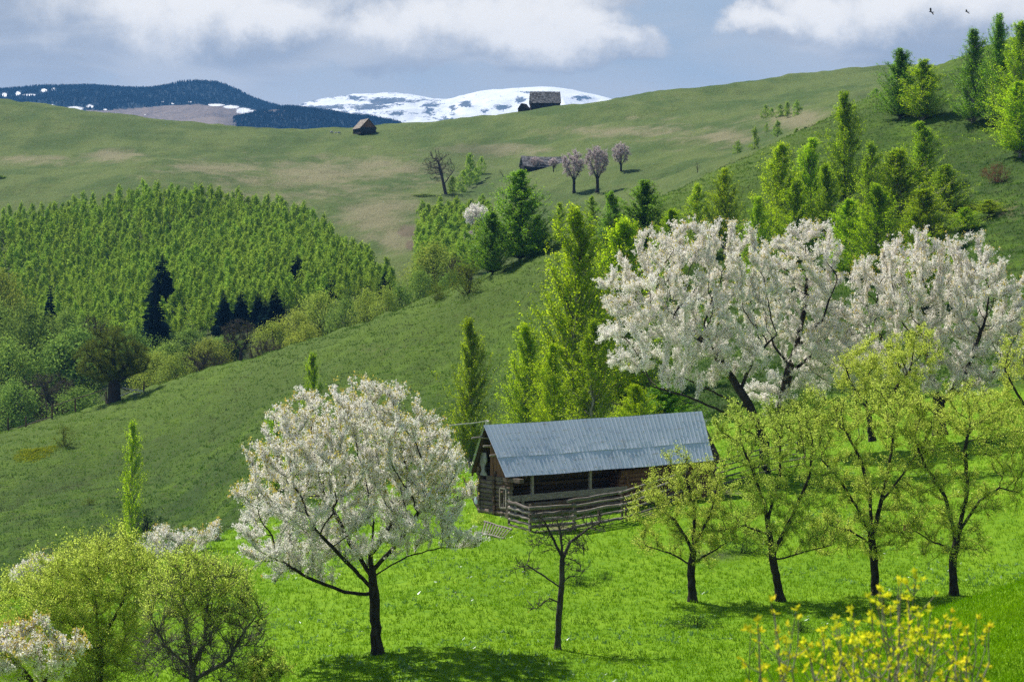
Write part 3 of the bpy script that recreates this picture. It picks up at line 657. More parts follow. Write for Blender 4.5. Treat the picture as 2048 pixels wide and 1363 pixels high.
# ------------------------------------------------------------------ near trees
class Loc:   # metres round a tree's base from positions in the scene
    def __init__(s, bx, by, D=None, d0=60):
        s.D = D or gD(bx, by, d0); s.k = s.D / F; s.bx = bx; s.base = pt(bx, s.D, dz=-.05); s.by = HY - s.base[2] * F / s.D
    def __call__(s, x, y, d=0.): return ((x - s.bx) * s.k, d, (s.by - y) * s.k)
    def tr(s, L): return [(None if i == 0 else 0, [s(*p) for p in t]) for i, t in enumerate(L)]
    def E(s, L): return [(*s(e[0], e[1], e[5] if len(e) > 5 else 0), e[2] * s.k * 1.1, (e[4] if len(e) > 4 else e[2]) * s.k * 1.05, e[3] * s.k * 1.1) for e in L]
BL = 'cherry tree'
# large cherry in front of the barn
L = Loc(755, 1310)
tree_thing('cherry_tree', 'large round white blossoming cherry standing alone on the meadow left of the barn', BL, L.base,
    cherry(3, L.tr([[(755, 1312), (750, 1240), (748, 1185), (742, 1110), (748, 1040)], [(748, 1190), (690, 1180, -.3), (630, 1155, -.8), (575, 1120, -1)], [(748, 1160), (700, 1090, .5), (660, 1020, 1)],
                    [(748, 1180), (700, 1120, -1), (640, 1050, -2)], [(745, 1140), (800, 1080, -.5), (845, 1010, -.8)], [(748, 1150), (815, 1115, .6), (880, 1100, 1), (935, 1102, 1.3)], [(744, 1110), (790, 1030, 1.2), (810, 970, 2)]]),
           L.E([(705, 955, 205, 175, 200), (585, 1045, 115, 105, 170), (860, 975, 95, 115, 150), (735, 850, 120, 88, 120), (930, 1085, 55, 30, 60), (590, 1130, 100, 40, 120)]),
           5600, .62, natt=1900, di=2.6, dk=.5, step=.24, rmax=.21, rt=.008, size=.033, green=.12, shell=.5))
# tall cherries behind the barn end
L = Loc(1530, 955, 138)
tree_thing('cherry_tree', 'tallest white cherry, leaning left from behind the roof with dark forked limbs', BL, L.base,
    cherry(7, L.tr([[(1530, 957), (1529, 880), (1500, 812), (1462, 752), (1425, 700), (1408, 650)], [(1480, 782), (1505, 715, -.5), (1550, 668, -1)], [(1529, 885), (1440, 820, -1), (1370, 790, -2), (1300, 770, -2)],
                    [(1505, 820), (1440, 790, 1), (1350, 745, 2)], [(1430, 705), (1360, 640, 1), (1320, 600, 1)], [(1529, 895), (1470, 872, -2), (1400, 868, -3.5), (1345, 882, -4), (1290, 868, -4)]]),
           L.E([(1375, 610, 165, 150, 150), (1290, 690, 95, 75, 110), (1440, 520, 110, 72, 100), (1490, 600, 80, 110, 120), (1210, 725, 38, 18, 40), (1350, 850, 60, 22, 30, -4), (1440, 740, 60, 45, 70), (1500, 700, 60, 60, 80)]),
           4600, .8, natt=1700, di=3.2, dk=.7, step=.33, rmax=.29, rt=.008, size=.042, per=10, green=.1, shell=.5))
L = Loc(1556, 850, 147)
tree_thing('cherry_tree', 'white cherry with upright dark trunk just right of the leaning tallest cherry', BL, L.base,
    cherry(8, L.tr([[(1556, 852), (1566, 800), (1578, 740), (1596, 680), (1612, 600), (1615, 530)], [(1582, 735), (1545, 690, -.6), (1530, 640, -1)], [(1580, 745), (1640, 700, 1), (1680, 640, 1.5)], [(1590, 700), (1640, 640, -1), (1670, 560, -1)]]),
           L.E([(1600, 560, 90, 110, 100), (1630, 500, 55, 60, 60), (1640, 690, 85, 75, 90), (1540, 640, 60, 90, 80), (1600, 780, 80, 36, 70), (1680, 740, 60, 60, 80), (1530, 800, 50, 30, 50)]),
           3000, .75, natt=1100, di=3, dk=.7, step=.33, rmax=.3, rt=.008, size=.042, per=10, shell=.5))
L = Loc(1880, 868, 148)
tree_thing('cherry_tree', 'broad white cherry with upright blossom spikes in front of the bare hillside on the right', BL, L.base,
    cherry(9, L.tr([[(1880, 870), (1878, 810), (1860, 740), (1840, 660)], [(1878, 815), (1930, 740, -.6), (1960, 650, -1)], [(1870, 790), (1800, 730, 1), (1760, 660, 1.5)], [(1878, 800), (1980, 760, 1), (2040, 700, 1)]]),
           L.E([(1810, 600, 115, 118, 120), (1950, 640, 110, 120, 130), (1850, 510, 75, 50, 70), (1965, 560, 55, 80, 80), (2050, 660, 80, 100, 100), (1740, 690, 70, 70, 90), (1900, 760, 130, 50, 100)]),
           5400, .95, natt=1700, di=3.2, dk=.7, step=.35, rmax=.36, rt=.008, size=.044, per=10, shell=.5))
# bare tree on the meadow
L = Loc(1115, 1298)
tree_thing('bare_tree', 'small leafless grey tree with crooked branches standing on the meadow before the barn', 'tree', L.base,
    leafy(11, L.tr([[(1115, 1300), (1118, 1230), (1124, 1160), (1124, 1100), (1120, 1060), (1114, 1040)], [(1122, 1175), (1085, 1148, -.2), (1055, 1128, -.3), (1034, 1135, -.4)], [(1124, 1120), (1140, 1085, .2), (1178, 1058, .3), (1212, 1040, .4)],
                    [(1122, 1110), (1105, 1075, .3), (1090, 1045, .3), (1080, 1035, .3)], [(1120, 1205), (1098, 1193, -.3), (1075, 1212, -.4)], [(1123, 1165), (1140, 1150, -.4), (1160, 1148, -.6)]]),
          L.E([(1122, 1055, 34, 34, 30), (1190, 1045, 38, 26, 30), (1090, 1080, 40, 30, 30), (1150, 1090, 30, 30, 30), (1080, 1045, 28, 26, 30), (1050, 1135, 28, 20, 30), (1075, 1210, 26, 14, 25), (1155, 1130, 26, 18, 25),]),
          750, .32, natt=600, per=0, di=1.2, dk=.2, step=.12, rmax=.12, rt=.010, jit=.4, bark=M_midbark, spread=.8, twr=.013))
# orchard row
OR = [(21, 1385, 1203, 'leftmost pale green orchard tree, its low crown in front of the pole fence',
       [[(1385, 1205), (1382, 1140), (1388, 1090)], [(1386, 1100), (1350, 1040), (1300, 1000)], [(1388, 1090), (1420, 1030), (1435, 970)], [(1386, 1100), (1390, 1020), (1375, 960)], [(1384, 1130), (1340, 1105), (1290, 1090)], [(1384, 1125), (1430, 1100), (1460, 1080)]],
       [(1330, 1010, 75, 60, 80), (1410, 1000, 70, 75, 80), (1365, 945, 60, 48, 60), (1300, 1070, 52, 50, 60), (1420, 1080, 60, 55, 70), (1370, 1090, 50, 40, 60)], 1150),
      (22, 1560, 1200, 'orchard tree with slightly leaning dark trunk, second from left in the orchard row',
       [[(1562, 1202), (1550, 1140), (1540, 1080), (1530, 1010), (1505, 940), (1480, 880)], [(1545, 1110), (1585, 1030), (1620, 950), (1625, 880)], [(1548, 1120), (1620, 1100), (1660, 1090)], [(1538, 1070), (1490, 1050), (1440, 1060)], [(1535, 1040), (1560, 950), (1560, 870)]],
       [(1500, 870, 85, 70, 90), (1580, 880, 90, 75, 90), (1520, 1000, 85, 80, 100), (1600, 1020, 80, 70, 90), (1450, 1060, 60, 50, 60), (1630, 1070, 60, 45, 60), (1540, 1070, 70, 50, 80), (1640, 950, 50, 50, 60)], 2500),
      (23, 1750, 1187, 'orchard tree with wide vase of dark limbs, third from left in the orchard row',
       [[(1752, 1190), (1748, 1120), (1742, 1060)], [(1745, 1075), (1712, 1010), (1680, 960), (1645, 920)], [(1743, 1065), (1740, 990), (1722, 920), (1690, 860)], [(1745, 1070), (1765, 990), (1780, 920), (1790, 850)], [(1748, 1090), (1700, 1060), (1660, 1050)], [(1765, 1000), (1820, 930), (1850, 880)]],
       [(1660, 850, 80, 65, 80), (1760, 830, 95, 65, 90), (1720, 960, 85, 60, 90), (1690, 1070, 80, 60, 80), (1820, 880, 60, 60, 60), (1800, 1020, 65, 75, 80), (1745, 1080, 60, 50, 70)], 2500),
      (24, 1910, 1187, 'rightmost orchard tree in the row, its trunk beside the grassy bank',
       [[(1908, 1190), (1905, 1120), (1918, 1060)], [(1912, 1080), (1890, 990), (1850, 930), (1830, 880)], [(1916, 1065), (1935, 980), (1930, 900), (1940, 850)], [(1916, 1065), (1960, 1000), (2000, 975), (2040, 985)], [(1910, 1100), (1860, 1080), (1830, 1060)]],
       [(1860, 850, 70, 65, 80), (1950, 830, 90, 65, 90), (1910, 1010, 80, 70, 80), (2020, 900, 60, 80, 70), (1870, 950, 60, 60, 60), (1870, 1080, 70, 50, 60), (1990, 1000, 60, 40, 60), (1930, 1090, 50, 40, 60)], 2400)]
for sd_, bx, by, lab, tr_, E_, ns in OR:
    L = Loc(bx, by)
    tree_thing('orchard_tree', lab, 'fruit tree', L.base, leafy(sd_, L.tr(tr_), L.E(E_), int(ns * 1.15), .5, natt=int(ns * .5), per=11, n=2, size=.034, sig=.05, di=2.2, dk=.42, step=.22, rmax=.17, rt=.008, jit=.32, shell=.5, bare=.12, up=.5), group='orchard trees on the meadow')
for sd_, bx, by, D_, lab, tr_, E_, ns in [
    (25, 1745, 880, 136, 'yellow green tree rising between the white cherries above the orchard row', [[(1745, 882), (1735, 820), (1730, 770)], [(1737, 830), (1790, 780), (1820, 740)], [(1735, 820), (1700, 760), (1690, 730)]],
     [(1780, 730, 90, 60, 80), (1830, 700, 60, 50, 60), (1710, 760, 50, 45, 60), (1790, 800, 60, 35, 60)], 1500),
    (26, 2065, 905, 134, 'yellow green tree cut off by the right edge above the orchard row', [[(2065, 910), (2060, 820), (2050, 750)], [(2062, 830), (2030, 780), (2010, 740)]], [(2040, 730, 55, 70, 70), (2100, 700, 70, 90, 80), (2000, 830, 50, 50, 50)], 1300),
    (27, 1600, 905, 132, 'low yellow green tree growing at the far end of the pole fence', [[(1600, 905), (1602, 870), (1600, 830)], [(1602, 870), (1640, 840)], [(1602, 875), (1570, 850)]], [(1590, 830, 60, 35, 50), (1650, 840, 50, 35, 50)], 700)]:
    L = Loc(bx, by, D_)
    tree_thing('fruit_tree', lab, 'fruit tree', L.base, leafy(sd_, L.tr(tr_), L.E(E_), ns, .6, natt=600, per=11, n=2, size=.043, sig=.06, di=2.4, dk=.5, step=.26, rmax=.17, rt=.007, jit=.3, bare=.05))
# lower left group
L = Loc(195, 1395, 84)
tree_thing('fruit_tree', 'broad pale yellow green tree filling the lower left corner', 'fruit tree', L.base,
    leafy(31, L.tr([[(195, 1400), (200, 1320), (195, 1270)], [(198, 1310), (130, 1240, .5), (80, 1210, .8)], [(198, 1290), (250, 1200, -.5), (270, 1130, -.6)], [(196, 1280), (190, 1180), (200, 1110)], [(198, 1330), (240, 1300), (255, 1260)]]),
          L.E([(200, 1160, 120, 80, 130), (100, 1220, 115, 90, 130), (270, 1180, 55, 80, 80), (220, 1260, 70, 90, 90), (60, 1300, 90, 60, 90), (220, 1095, 60, 36, 60), (160, 1340, 110, 50, 100), (250, 1300, 60, 70, 80)]),
          4300, .75, natt=1500, per=12, n=2, size=.034, sig=.05, di=2.2, dk=.42, step=.22, rmax=.16, rt=.005, jit=.28, up=.8, twr=.007, bark=M_midbark))
L = Loc(395, 1420, 80)
tree_thing('fruit_tree', 'mostly bare grey twigged tree with yellow green tips beside the broad lower left tree', 'fruit tree', L.base,
    leafy(32, L.tr([[(395, 1425), (385, 1350), (380, 1310)], [(384, 1340), (330, 1290), (305, 1240)], [(382, 1320), (370, 1220), (360, 1150)], [(384, 1340), (410, 1280), (415, 1200), (410, 1150)], [(386, 1360), (455, 1320), (490, 1260), (520, 1220)]]),
          L.E([(370, 1170, 75, 70, 90), (440, 1200, 70, 80, 90), (480, 1270, 60, 70, 80), (330, 1230, 50, 70, 70), (400, 1290, 90, 70, 90), (330, 1320, 60, 50, 70), (460, 1340, 60, 40, 60)]),
          3600, .65, natt=1500, per=9, n=2, size=.032, sig=.045, di=2, dk=.34, step=.19, rmax=.16, rt=.006, jit=.28, bark=M_greybark, zb=(1420 - 1215) * 80 / F, up=.8, twr=.011))
L = Loc(70, 1480, 62)
tree_thing('cherry_tree', 'small white cherry cut off by the bottom left corner of the view', BL, L.base,
    cherry(33, L.tr([[(70, 1485), (75, 1400), (80, 1340)], [(76, 1380), (30, 1320), (0, 1290)], [(76, 1380), (120, 1320), (150, 1290)]]),
           L.E([(60, 1320, 75, 50, 80), (-20, 1330, 60, 50, 80), (120, 1330, 45, 40, 60), (60, 1270, 35, 30, 40)]), 1100, .42, natt=500, di=1.8, dk=.35, step=.17, rmax=.1, size=.028, per=7, green=.4, rt=.005))
L = Loc(530, 1440, 78)
tree_thing('sapling', 'small yellow green sapling at the bottom edge below the large round cherry', 'sapling', L.base,
    leafy(34, L.tr([[(530, 1440), (530, 1390), (528, 1360)]]), L.E([(530, 1340, 55, 35, 50), (500, 1360, 40, 25, 40)]), 420, .4, natt=200, per=6, n=2, size=.035, di=1.4, dk=.3, step=.15, rmax=.04, rt=.004, up=.9))
for sd_, bx, by, D_, lab, E_ in [(35, 365, 1128, 120, 'white blossoming bush behind the lower left trees at the meadow edge', [(330, 1085, 42, 24, 50), (395, 1080, 45, 22, 50), (350, 1110, 60, 20, 50)]),
                             (36, 432, 1098, 124, 'slender white blossoming sapling at the meadow edge left of the large cherry', [(432, 1075, 13, 22, 14)]),
                             (37, 80, 1175, 118, 'white blossoming bush showing over the broad lower left tree', [(80, 1140, 34, 24, 40), (50, 1150, 24, 20, 30)])]:
    L = Loc(bx, by + 12, D_)
    tree_thing('cherry_bush', lab, 'cherry bush', L.base, cherry(sd_, L.tr([[(bx, by + 12), (bx, by - 5)]]), L.E(E_), 330, .6, natt=160, di=2, dk=.4, step=.2, rmax=.06, size=.04, per=7))
# old leafing tree on the ridge fence line
L = Loc(228, 805, 318)
tree_thing('ridge_tree', 'dark round tree with thick trunk on the ridge line by the broken fence', 'tree', L.base,
    leafy(41, L.tr([[(228, 812), (229, 780), (228, 752)], [(229, 770), (200, 735, 1), (180, 715, 1)], [(229, 765), (250, 735, -1), (270, 715)], [(228, 755), (225, 710), (228, 680)], [(229, 770), (255, 750, 1), (285, 742, 1)]]),
          L.E([(222, 712, 62, 48, 60), (185, 725, 36, 36, 40), (265, 718, 38, 36, 40), (225, 675, 36, 22, 36)]),
          3000, 1.1, natt=1200, mat=M_olive, per=5, n=2, size=.085, sig=.12, di=5, dk=1.0, step=.5, rmax=.85, rt=.02, jit=.22, up=.5, twr=.016, tw_thr=.06))
# ------------------------------------------------------------------ birches and other green trees on the hillside
KP = []; mixp = lambda t: .5 * bell(t) + .5 * ovoid(t)
for i, (R_c, ncl, per, lf, mat, sg, pr, shp) in enumerate([(2.9, 230, 150, .068, M_birch, .42, mixp, 0), (2.6, 200, 140, .068, M_birch, .40, bell, 0), (3.3, 240, 150, .070, M_birch, .46, mixp, 0), (2.2, 130, 110, .066, M_birch, .36, bell, 0),
                                                          (3.1, 260, 150, .068, M_birchdark, .42, mixp, 0), (2.6, 190, 140, .068, M_birchdark, .40, bell, 0)]):
    parts, _ = clump_tree(100 + i, 12., R_c, .13 if i != 4 else .1, pr, ncl, per, lf, mat, M_birchbark if i != 4 else M_bark, tr=.13, sig=sg, asc=.9, bend=.015, limb=.028, shoots=shp, droop=.0, ragged=.3, plume=11)
    KP.append((parts, R_c))
def place(kind, name, cat, bx, top, hw, D=None, by=None, lab='', group=None, rng=random, lib=None, H0=12.):
    lib = lib or KP; D = D or gD(bx, by); b = pt(bx, D, dz=-.1); H = ((HY - top) * D / F - b[2]); parts, R0_ = lib[kind]
    s = H / H0 * 1.0; sxy = hw * D / F / (R0_ * (.63 if lib is KP else .74))
    return tree_thing(name, lab, cat, b, parts, group, rng.uniform(0, 6.28), (sxy, sxy, s))
random.seed(4)
GB = 'birches on the hillside'
for k_, bx, top, hw, D_, lab in [
    (2, 1150, 418, 78, 196, 'tall bright yellow green birch, left of the pair behind the barn roof'),
    (0, 1245, 443, 78, 200, 'tall bright yellow green birch, right of the pair behind the barn roof'),
    (5, 1225, 385, 36, 262, 'narrow green birch rising behind the bright pair above the barn'),
    (4, 1290, 362, 52, 268, 'dark green full birch on the right behind the bright pair'),
    (3, 1117, 405, 20, 300, 'slender pale birch between the big dark tree and the bright pair'),
    (3, 1185, 392, 18, 288, 'thin birch tip showing between the tops of the bright pair'),
    (3, 1392, 368, 30, 262, 'small birch standing alone on the slope left of the yellow tipped one'),
    (2, 1450, 338, 34, 262, 'yellow tipped rounded birch on the slope above the tallest cherry'),
    (1, 940, 640, 40, 212, 'slim birch with bare lower trunk standing on the slope left of the barn ridge'),
    (2, 1050, 650, 44, 196, 'loose olive green birch behind the left end of the barn roof'),
    (2, 1108, 690, 40, 184, 'low birch bush filling the gap behind the middle of the barn roof'),
    (4, 1330, 770, 60, 165, 'dark leafy bush tree under the tallest cherry behind the roof'),
    (2, 1270, 770, 40, 160, 'bright green bush directly behind the barn roof'),
    (0, 1562, 288, 42, 262, 'broad bright birch, left of the two joined on the slope above the cherries'),
    (1, 1622, 278, 36, 268, 'narrower birch joined to the right of the broad bright one'),
    (2, 1515, 395, 36, 235, 'low spreading birch at the foot of the broad bright one'),
    (1, 1688, 186, 38, 275, 'tallest pointed birch, isolated against the far pasture'),
    (1, 1650, 330, 30, 262, 'small birch filling the gap left of the tallest pointed birch'),
    (3, 1742, 285, 34, 250, 'pale thin birch right of the tallest pointed birch'),
    (2, 1752, 370, 52, 232, 'round yellow green birch low in the middle of the slope group'),
    (0, 1800, 300, 62, 252, 'large full birch in the middle of the right hand slope group'),
    (1, 1845, 245, 38, 275, 'upright birch just right of the large full one'),
    (0, 1845, 380, 50, 240, 'spreading birch below the upright one on the right slope'),
    (4, 1800, 98, 40, gD(1800, 236), 'dark birch standing on the skyline, left of the skyline pair'),
    (1, 1845, 120, 42, gD(1845, 242), 'bright birch standing on the skyline, right of the skyline pair'),
    (5, 1945, 60, 38, gD(1945, 250), 'tall dark birch at the upper right with bare trunk foot'),
    (4, 1998, 30, 34, gD(1998, 250), 'topmost birch whose tip is nearest the birds'),
    (0, 2042, 45, 42, gD(2040, 262), 'bright birch touching the right edge near the top'),
    (2, 2040, 165, 48, gD(2040, 310), 'lower birch leaning out at the right edge under the topmost ones'),
    (3, 622, 706, 28, 230, 'slim yellow green birch behind the top left of the large round cherry'),
    (3, 552, 818, 24, 226, 'small yellow green birch half hidden by the large round cherry'),
    (3, 262, 842, 28, 236, 'solitary small birch on the dark lower slope at left'),
    (2, 1930, 415, 32, 245, 'small round pale bush, left of two on the bare right slope'),
    (2, 1978, 400, 30, 250, 'small round pale bush, right of two on the bare right slope'),
    (2, 1700, 400, 44, 238, 'broad low birch in the gap between the tallest pointed birch and the round one'), (0, 1895, 330, 40, 258, 'loose birch at the right side of the slope group'), (1, 1590, 360, 38, 246, 'middle birch below the two joined birches'),
    (2, 1345, 420, 40, 244, 'leafy birch behind the upper left of the tallest cherry'), (3, 1185, 640, 50, 176, 'low bright birch filling the gap behind the middle of the roof'), (2, 1850, 470, 50, 215, 'olive shrub behind the top of the broad white cherry')]:
    place(k_, 'birch_tree', 'birch', bx, top, hw, D_, lab=lab, group=GB)
for k_, bx, top, hw, D_, lab in [(4, 1040, 342, 58, 292, 'big glossy dark green tree on the ridge, casting a long shadow'), (4, 985, 425, 38, 288, 'lower dark green tree leaning on the left of the big glossy one'), (4, 1075, 430, 28, 294, 'short dark green tree on the right flank of the big glossy one')]:
    place(k_, 'ridge_broadleaf', 'tree', bx, top, hw, D_, lab=lab)
# small bushes on the slope
BU = []
for i, (mat, bk) in enumerate([(M_bush, M_bark), (M_olive, M_bark), (M_redbush, M_bark), (M_paleleaf, M_greybark)]):
    parts, _ = clump_tree(140 + i, 3., 1.6, .05, roundp, 40, 40, .07, mat, bk, tr=.06, sig=.22, asc=.8, multi=4, limb=.02); BU.append((parts, 1.6))
for k_, bx, by, top, hw, lab in [(0, 300, 1060, 1015, 36, 'dark low bush beside the solitary small birch'), (1, 130, 893, 848, 18, 'rounded olive bush on the left slope above the yellow flowers'), (2, 1992, 365, 326, 20, 'red brown bush on the bare right slope'),
                             (1, 932, 590, 520, 28, 'sparse olive sapling at the ridge crest left of the big glossy tree'), (0, 1150, 1172, 1150, 32, 'low green bush behind the bare meadow tree'), (0, 1208, 1160, 1140, 12, 'tiny green bush right of the bare meadow tree'),
                             (0, 1395, 1250, 1225, 40, 'dark herb clump in the shade below the leftmost orchard tree'), (0, 1605, 1262, 1240, 22, 'dark herb clump in the shade between two orchard trunks'), (1, 180, 1015, 995, 14, 'small dry bush on the dark lower slope'),
                             (1, 875, 600, 565, 18, 'low grey green bush at the ridge crest behind the slope'), (3, 960, 1050, 1025, 14, 'nettle patch at the corner of the barn wall'), (0, 1480, 1105, 1075, 40, 'dark brush pile between two orchard trees')]:
    place(k_, 'bush', 'bush', bx, top, hw, by=by, lab=lab, lib=BU, H0=3.)
# ------------------------------------------------------------------ valley wood
YB = []; rw = np.random.default_rng(77)
for i in range(6):
    parts, raw = clump_tree(200 + i, 6.6, [1.7, 1.85, 1.6, 1.9, 1.75, 1.8][i], .1, [ovoid, ovoid, bell, ovoid, bell, ovoid][i], 60, 15, .2, M_wood, M_bark, tr=.06, sig=.22, asc=.8, bend=.01, limb=.015, shoots=5, ragged=.12)
    me_ = mesh('young_birch', *join([raw[0], raw[1]]), [M_fargrey, M_wood], fattr={'rnd': rw.random(len(raw[0][1]) + len(raw[1][1])), 'tone': np.zeros(len(raw[0][1]) + len(raw[1][1]))}, mi=np.r_[np.zeros(len(raw[0][1])), np.ones(len(raw[1][1]))])
    YB.append((me_, raw))
woodtop = ([-300, -100, 0, 60, 120, 200, 270, 330, 450, 540, 610, 650, 680, 700, 760, 810, 840], [480, 470, 456, 450, 440, 424, 412, 412, 416, 432, 454, 480, 512, 530, 562, 592, 630])
W_ = []
cell = {}
for _ in range(14000):
    D1 = rw.uniform(424, 600); x = rw.uniform(-140, 80); px = CX + x * F / D1
    if px < -130 or px > 850: continue
    ci, cj = int(x // 2.3), int(D1 // 3.1)
    if any((x - q_[0]) ** 2 / 1.8 ** 2 + (D1 - q_[1]) ** 2 / 2.45 ** 2 < 1 for u_ in (-1, 0, 1) for v_ in (-1, 0, 1) for q_ in cell.get((ci + u_, cj + v_), ())): continue
    z = float(Hgt(px, D1)); py = HY - z * F / D1
    if py < np.interp(px, *woodtop) + rw.uniform(-4, 4): continue
    cell.setdefault((ci, cj), []).append((x, D1)); W_.append((D1, px, x, z, py))
W_.sort(); h_ = lambda: rw.uniform(.6, .92)
lead = [t for t in W_ if t[0] > 436 and t[1] > -10][:270]; rest = [t for t in W_ if t not in set(lead)]
for D1, px, x, z, py in lead:
    s = h_(); obj('young_birch', YB[rw.integers(0, 6)][0], loc=(x, D1, z - .2), rz=rw.uniform(0, 6.28), sc=(s * rw.uniform(.85, 1.1),) * 2 + (s,),
        label='young fresh green birch among many in the dense wood on the left knoll', cat='birch', group='young birches of the dense wood')
def mass(name, L_, lib, mats, label, s0=1., tone=None):
    Vs = []; Qs = []; rn = []; tn = []; mi = []; n = 0
    for D1, px, x, z, py in L_:
        raw = lib[rw.integers(0, len(lib))][1]; s = h_() * s0; a = rw.uniform(0, 6.28); c_, s_ = math.cos(a), math.sin(a)
        Rm = np.array([[c_, -s_, 0], [s_, c_, 0], [0, 0, 1]]) * s; t = rw.random()
        for m_i, (V, Q) in enumerate(raw): 
            Vs.append(V @ Rm.T + np.array([x, D1, z - .2])); Qs.append(Q + n); n += len(V); rn.append(rw.random(len(Q))); tn.append(np.full(len(Q), t)); mi.append(np.full(len(Q), m_i))
    obj(name, mesh(name, np.vstack(Vs), np.vstack(Qs), mats, fattr={'rnd': np.concatenate(rn), 'tone': np.concatenate(tn)}, mi=np.concatenate(mi)), kind='stuff', label=label)
mass('birch_wood', rest, YB, [M_fargrey, M_wood], 'the rest of the dense young birch wood covering the knoll')
# thicket in the gully
poly = [(848, 402), (900, 395), (940, 392), (965, 425), (985, 470), (965, 545), (900, 575), (832, 580), (836, 450)]
def inpoly(x, y, P_):
    c = False
    for i in range(len(P_)):
        (x1, y1), (x2, y2) = P_[i], P_[i - 1]
        if (y1 > y) != (y2 > y) and x < (x2 - x1) * (y - y1) / (y2 - y1) + x1: c = not c
    return c
TH = []
for j, D_ in enumerate(np.arange(424, 640, 5.5)):
    for x_ in np.arange(-22, 0, 2.6):
        x = x_ + rw.uniform(-1.1, 1.1); D1 = D_ + rw.uniform(-2, 2); px = CX + x * F / D1; z = float(Hgt(px, D1)); py = HY - z * F / D1
        if inpoly(px, py, poly): TH.append((D1, px, x, z, py))
for D1, px, x, z, py in TH[:120]:
    s = rw.uniform(.55, .9); obj('thicket_birch', YB[rw.integers(0, 6)][0], loc=(x, D1, z - .2), rz=rw.uniform(0, 6.28), sc=(s * 1.25, s * 1.25, s), label='small pale green birch of the thicket in the gully right of the wood', cat='birch', group='birch thicket in the gully')
for bx, by, top, hw, lab in [(940, 372, 306, 15, 'tallest young birch of the small row beside the big bare tree'), (962, 352, 313, 10, 'right end birch of the small row beside the big bare tree'), (925, 386, 340, 14, 'bushy young birch low in the small row beside the big bare tree'),
                             (952, 365, 335, 12, 'short young birch in the middle of the small row'), (905, 392, 352, 14, 'left end birch of the small row at the foot of the big bare tree')] + \
        [(x_, b_, t_, w_, l_) for x_, b_, t_, w_, l_ in [
        (1475, 309, 281, 11, 'lowest small birch of the scattered group on the far pasture'), (1509, 301, 254, 12, 'tall small birch above the lowest one on the far pasture'), (1530, 240, 208, 9, 'left end birch of the short row on the far pasture'),
        (1543, 236, 215, 8, 'second birch from the left in the short far row'), (1560, 236, 208, 10, 'middle birch of the short far row'), (1575, 234, 203, 10, 'second birch from the right in the short far row'), (1595, 235, 202, 11, 'dark right end birch of the short far row'),
        (1555, 273, 240, 12, 'birch with a clear shadow standing below the short far row'), (1533, 264, 245, 5, 'tiny birch left of the shadowed far birch'), (1593, 277, 255, 9, 'small birch right of the shadowed far birch'), (1613, 268, 255, 7, 'tiny pale birch near the far slope edge'),
        (1640, 262, 240, 12, 'yellowish birch where the far pasture meets the near ridge'), (1752, 196, 176, 14, 'small bush like birch below the far skyline near the skyline pair'), (1768, 205, 188, 12, 'second small bush like birch below the far skyline')]]:
    D_ = gD(bx, by, 400); b = pt(bx, D_, dz=-.2); H = (by - top) * D_ / F; s = H / 6.6; w_ = hw * D_ / F / 1.6
    obj('small_birch', YB[rw.integers(0, 6)][0], loc=tuple(b), rz=rw.uniform(0, 6), sc=(w_, w_, s), label=lab, cat='birch', group='small birches on the far pasture')
# broadleaved trees in the valley
VB = []
for i, (mat, bk, per, lf) in enumerate([(M_broad, M_bark, 48, .16), (M_broad, M_fargrey, 40, .17), (M_yelbroad, M_fargrey, 48, .16), (M_purple, M_purple, 0, .1)]):
    if per:
        parts, _ = clump_tree(160 + i, 10., 4.2, .16, roundp, 150, per, lf, mat, bk, tr=.2, sig=.5, asc=.9, limb=.05, ragged=.1, bend=.01); VB.append((parts, 4.2))
    else:
        t = [(None, [(0, 0, -.2), (0, 0, 2.2)]), (0, [(0, 0, 2.), (1.2, .5, 4.5)]), (0, [(0, 0, 2.), (-1.3, -.4, 4.6)])]
        VB.append((leafy(166, t, [(0, 0, 5.8, 4, 4, 4)], 2600, 1.0, natt=900, per=2, n=1, mat=M_olive, size=.07, di=4, dk=.9, step=.5, rmax=.25, rt=.03, bark=M_purple, tw_thr=.09, twr=.028, up=.6), 4.1))
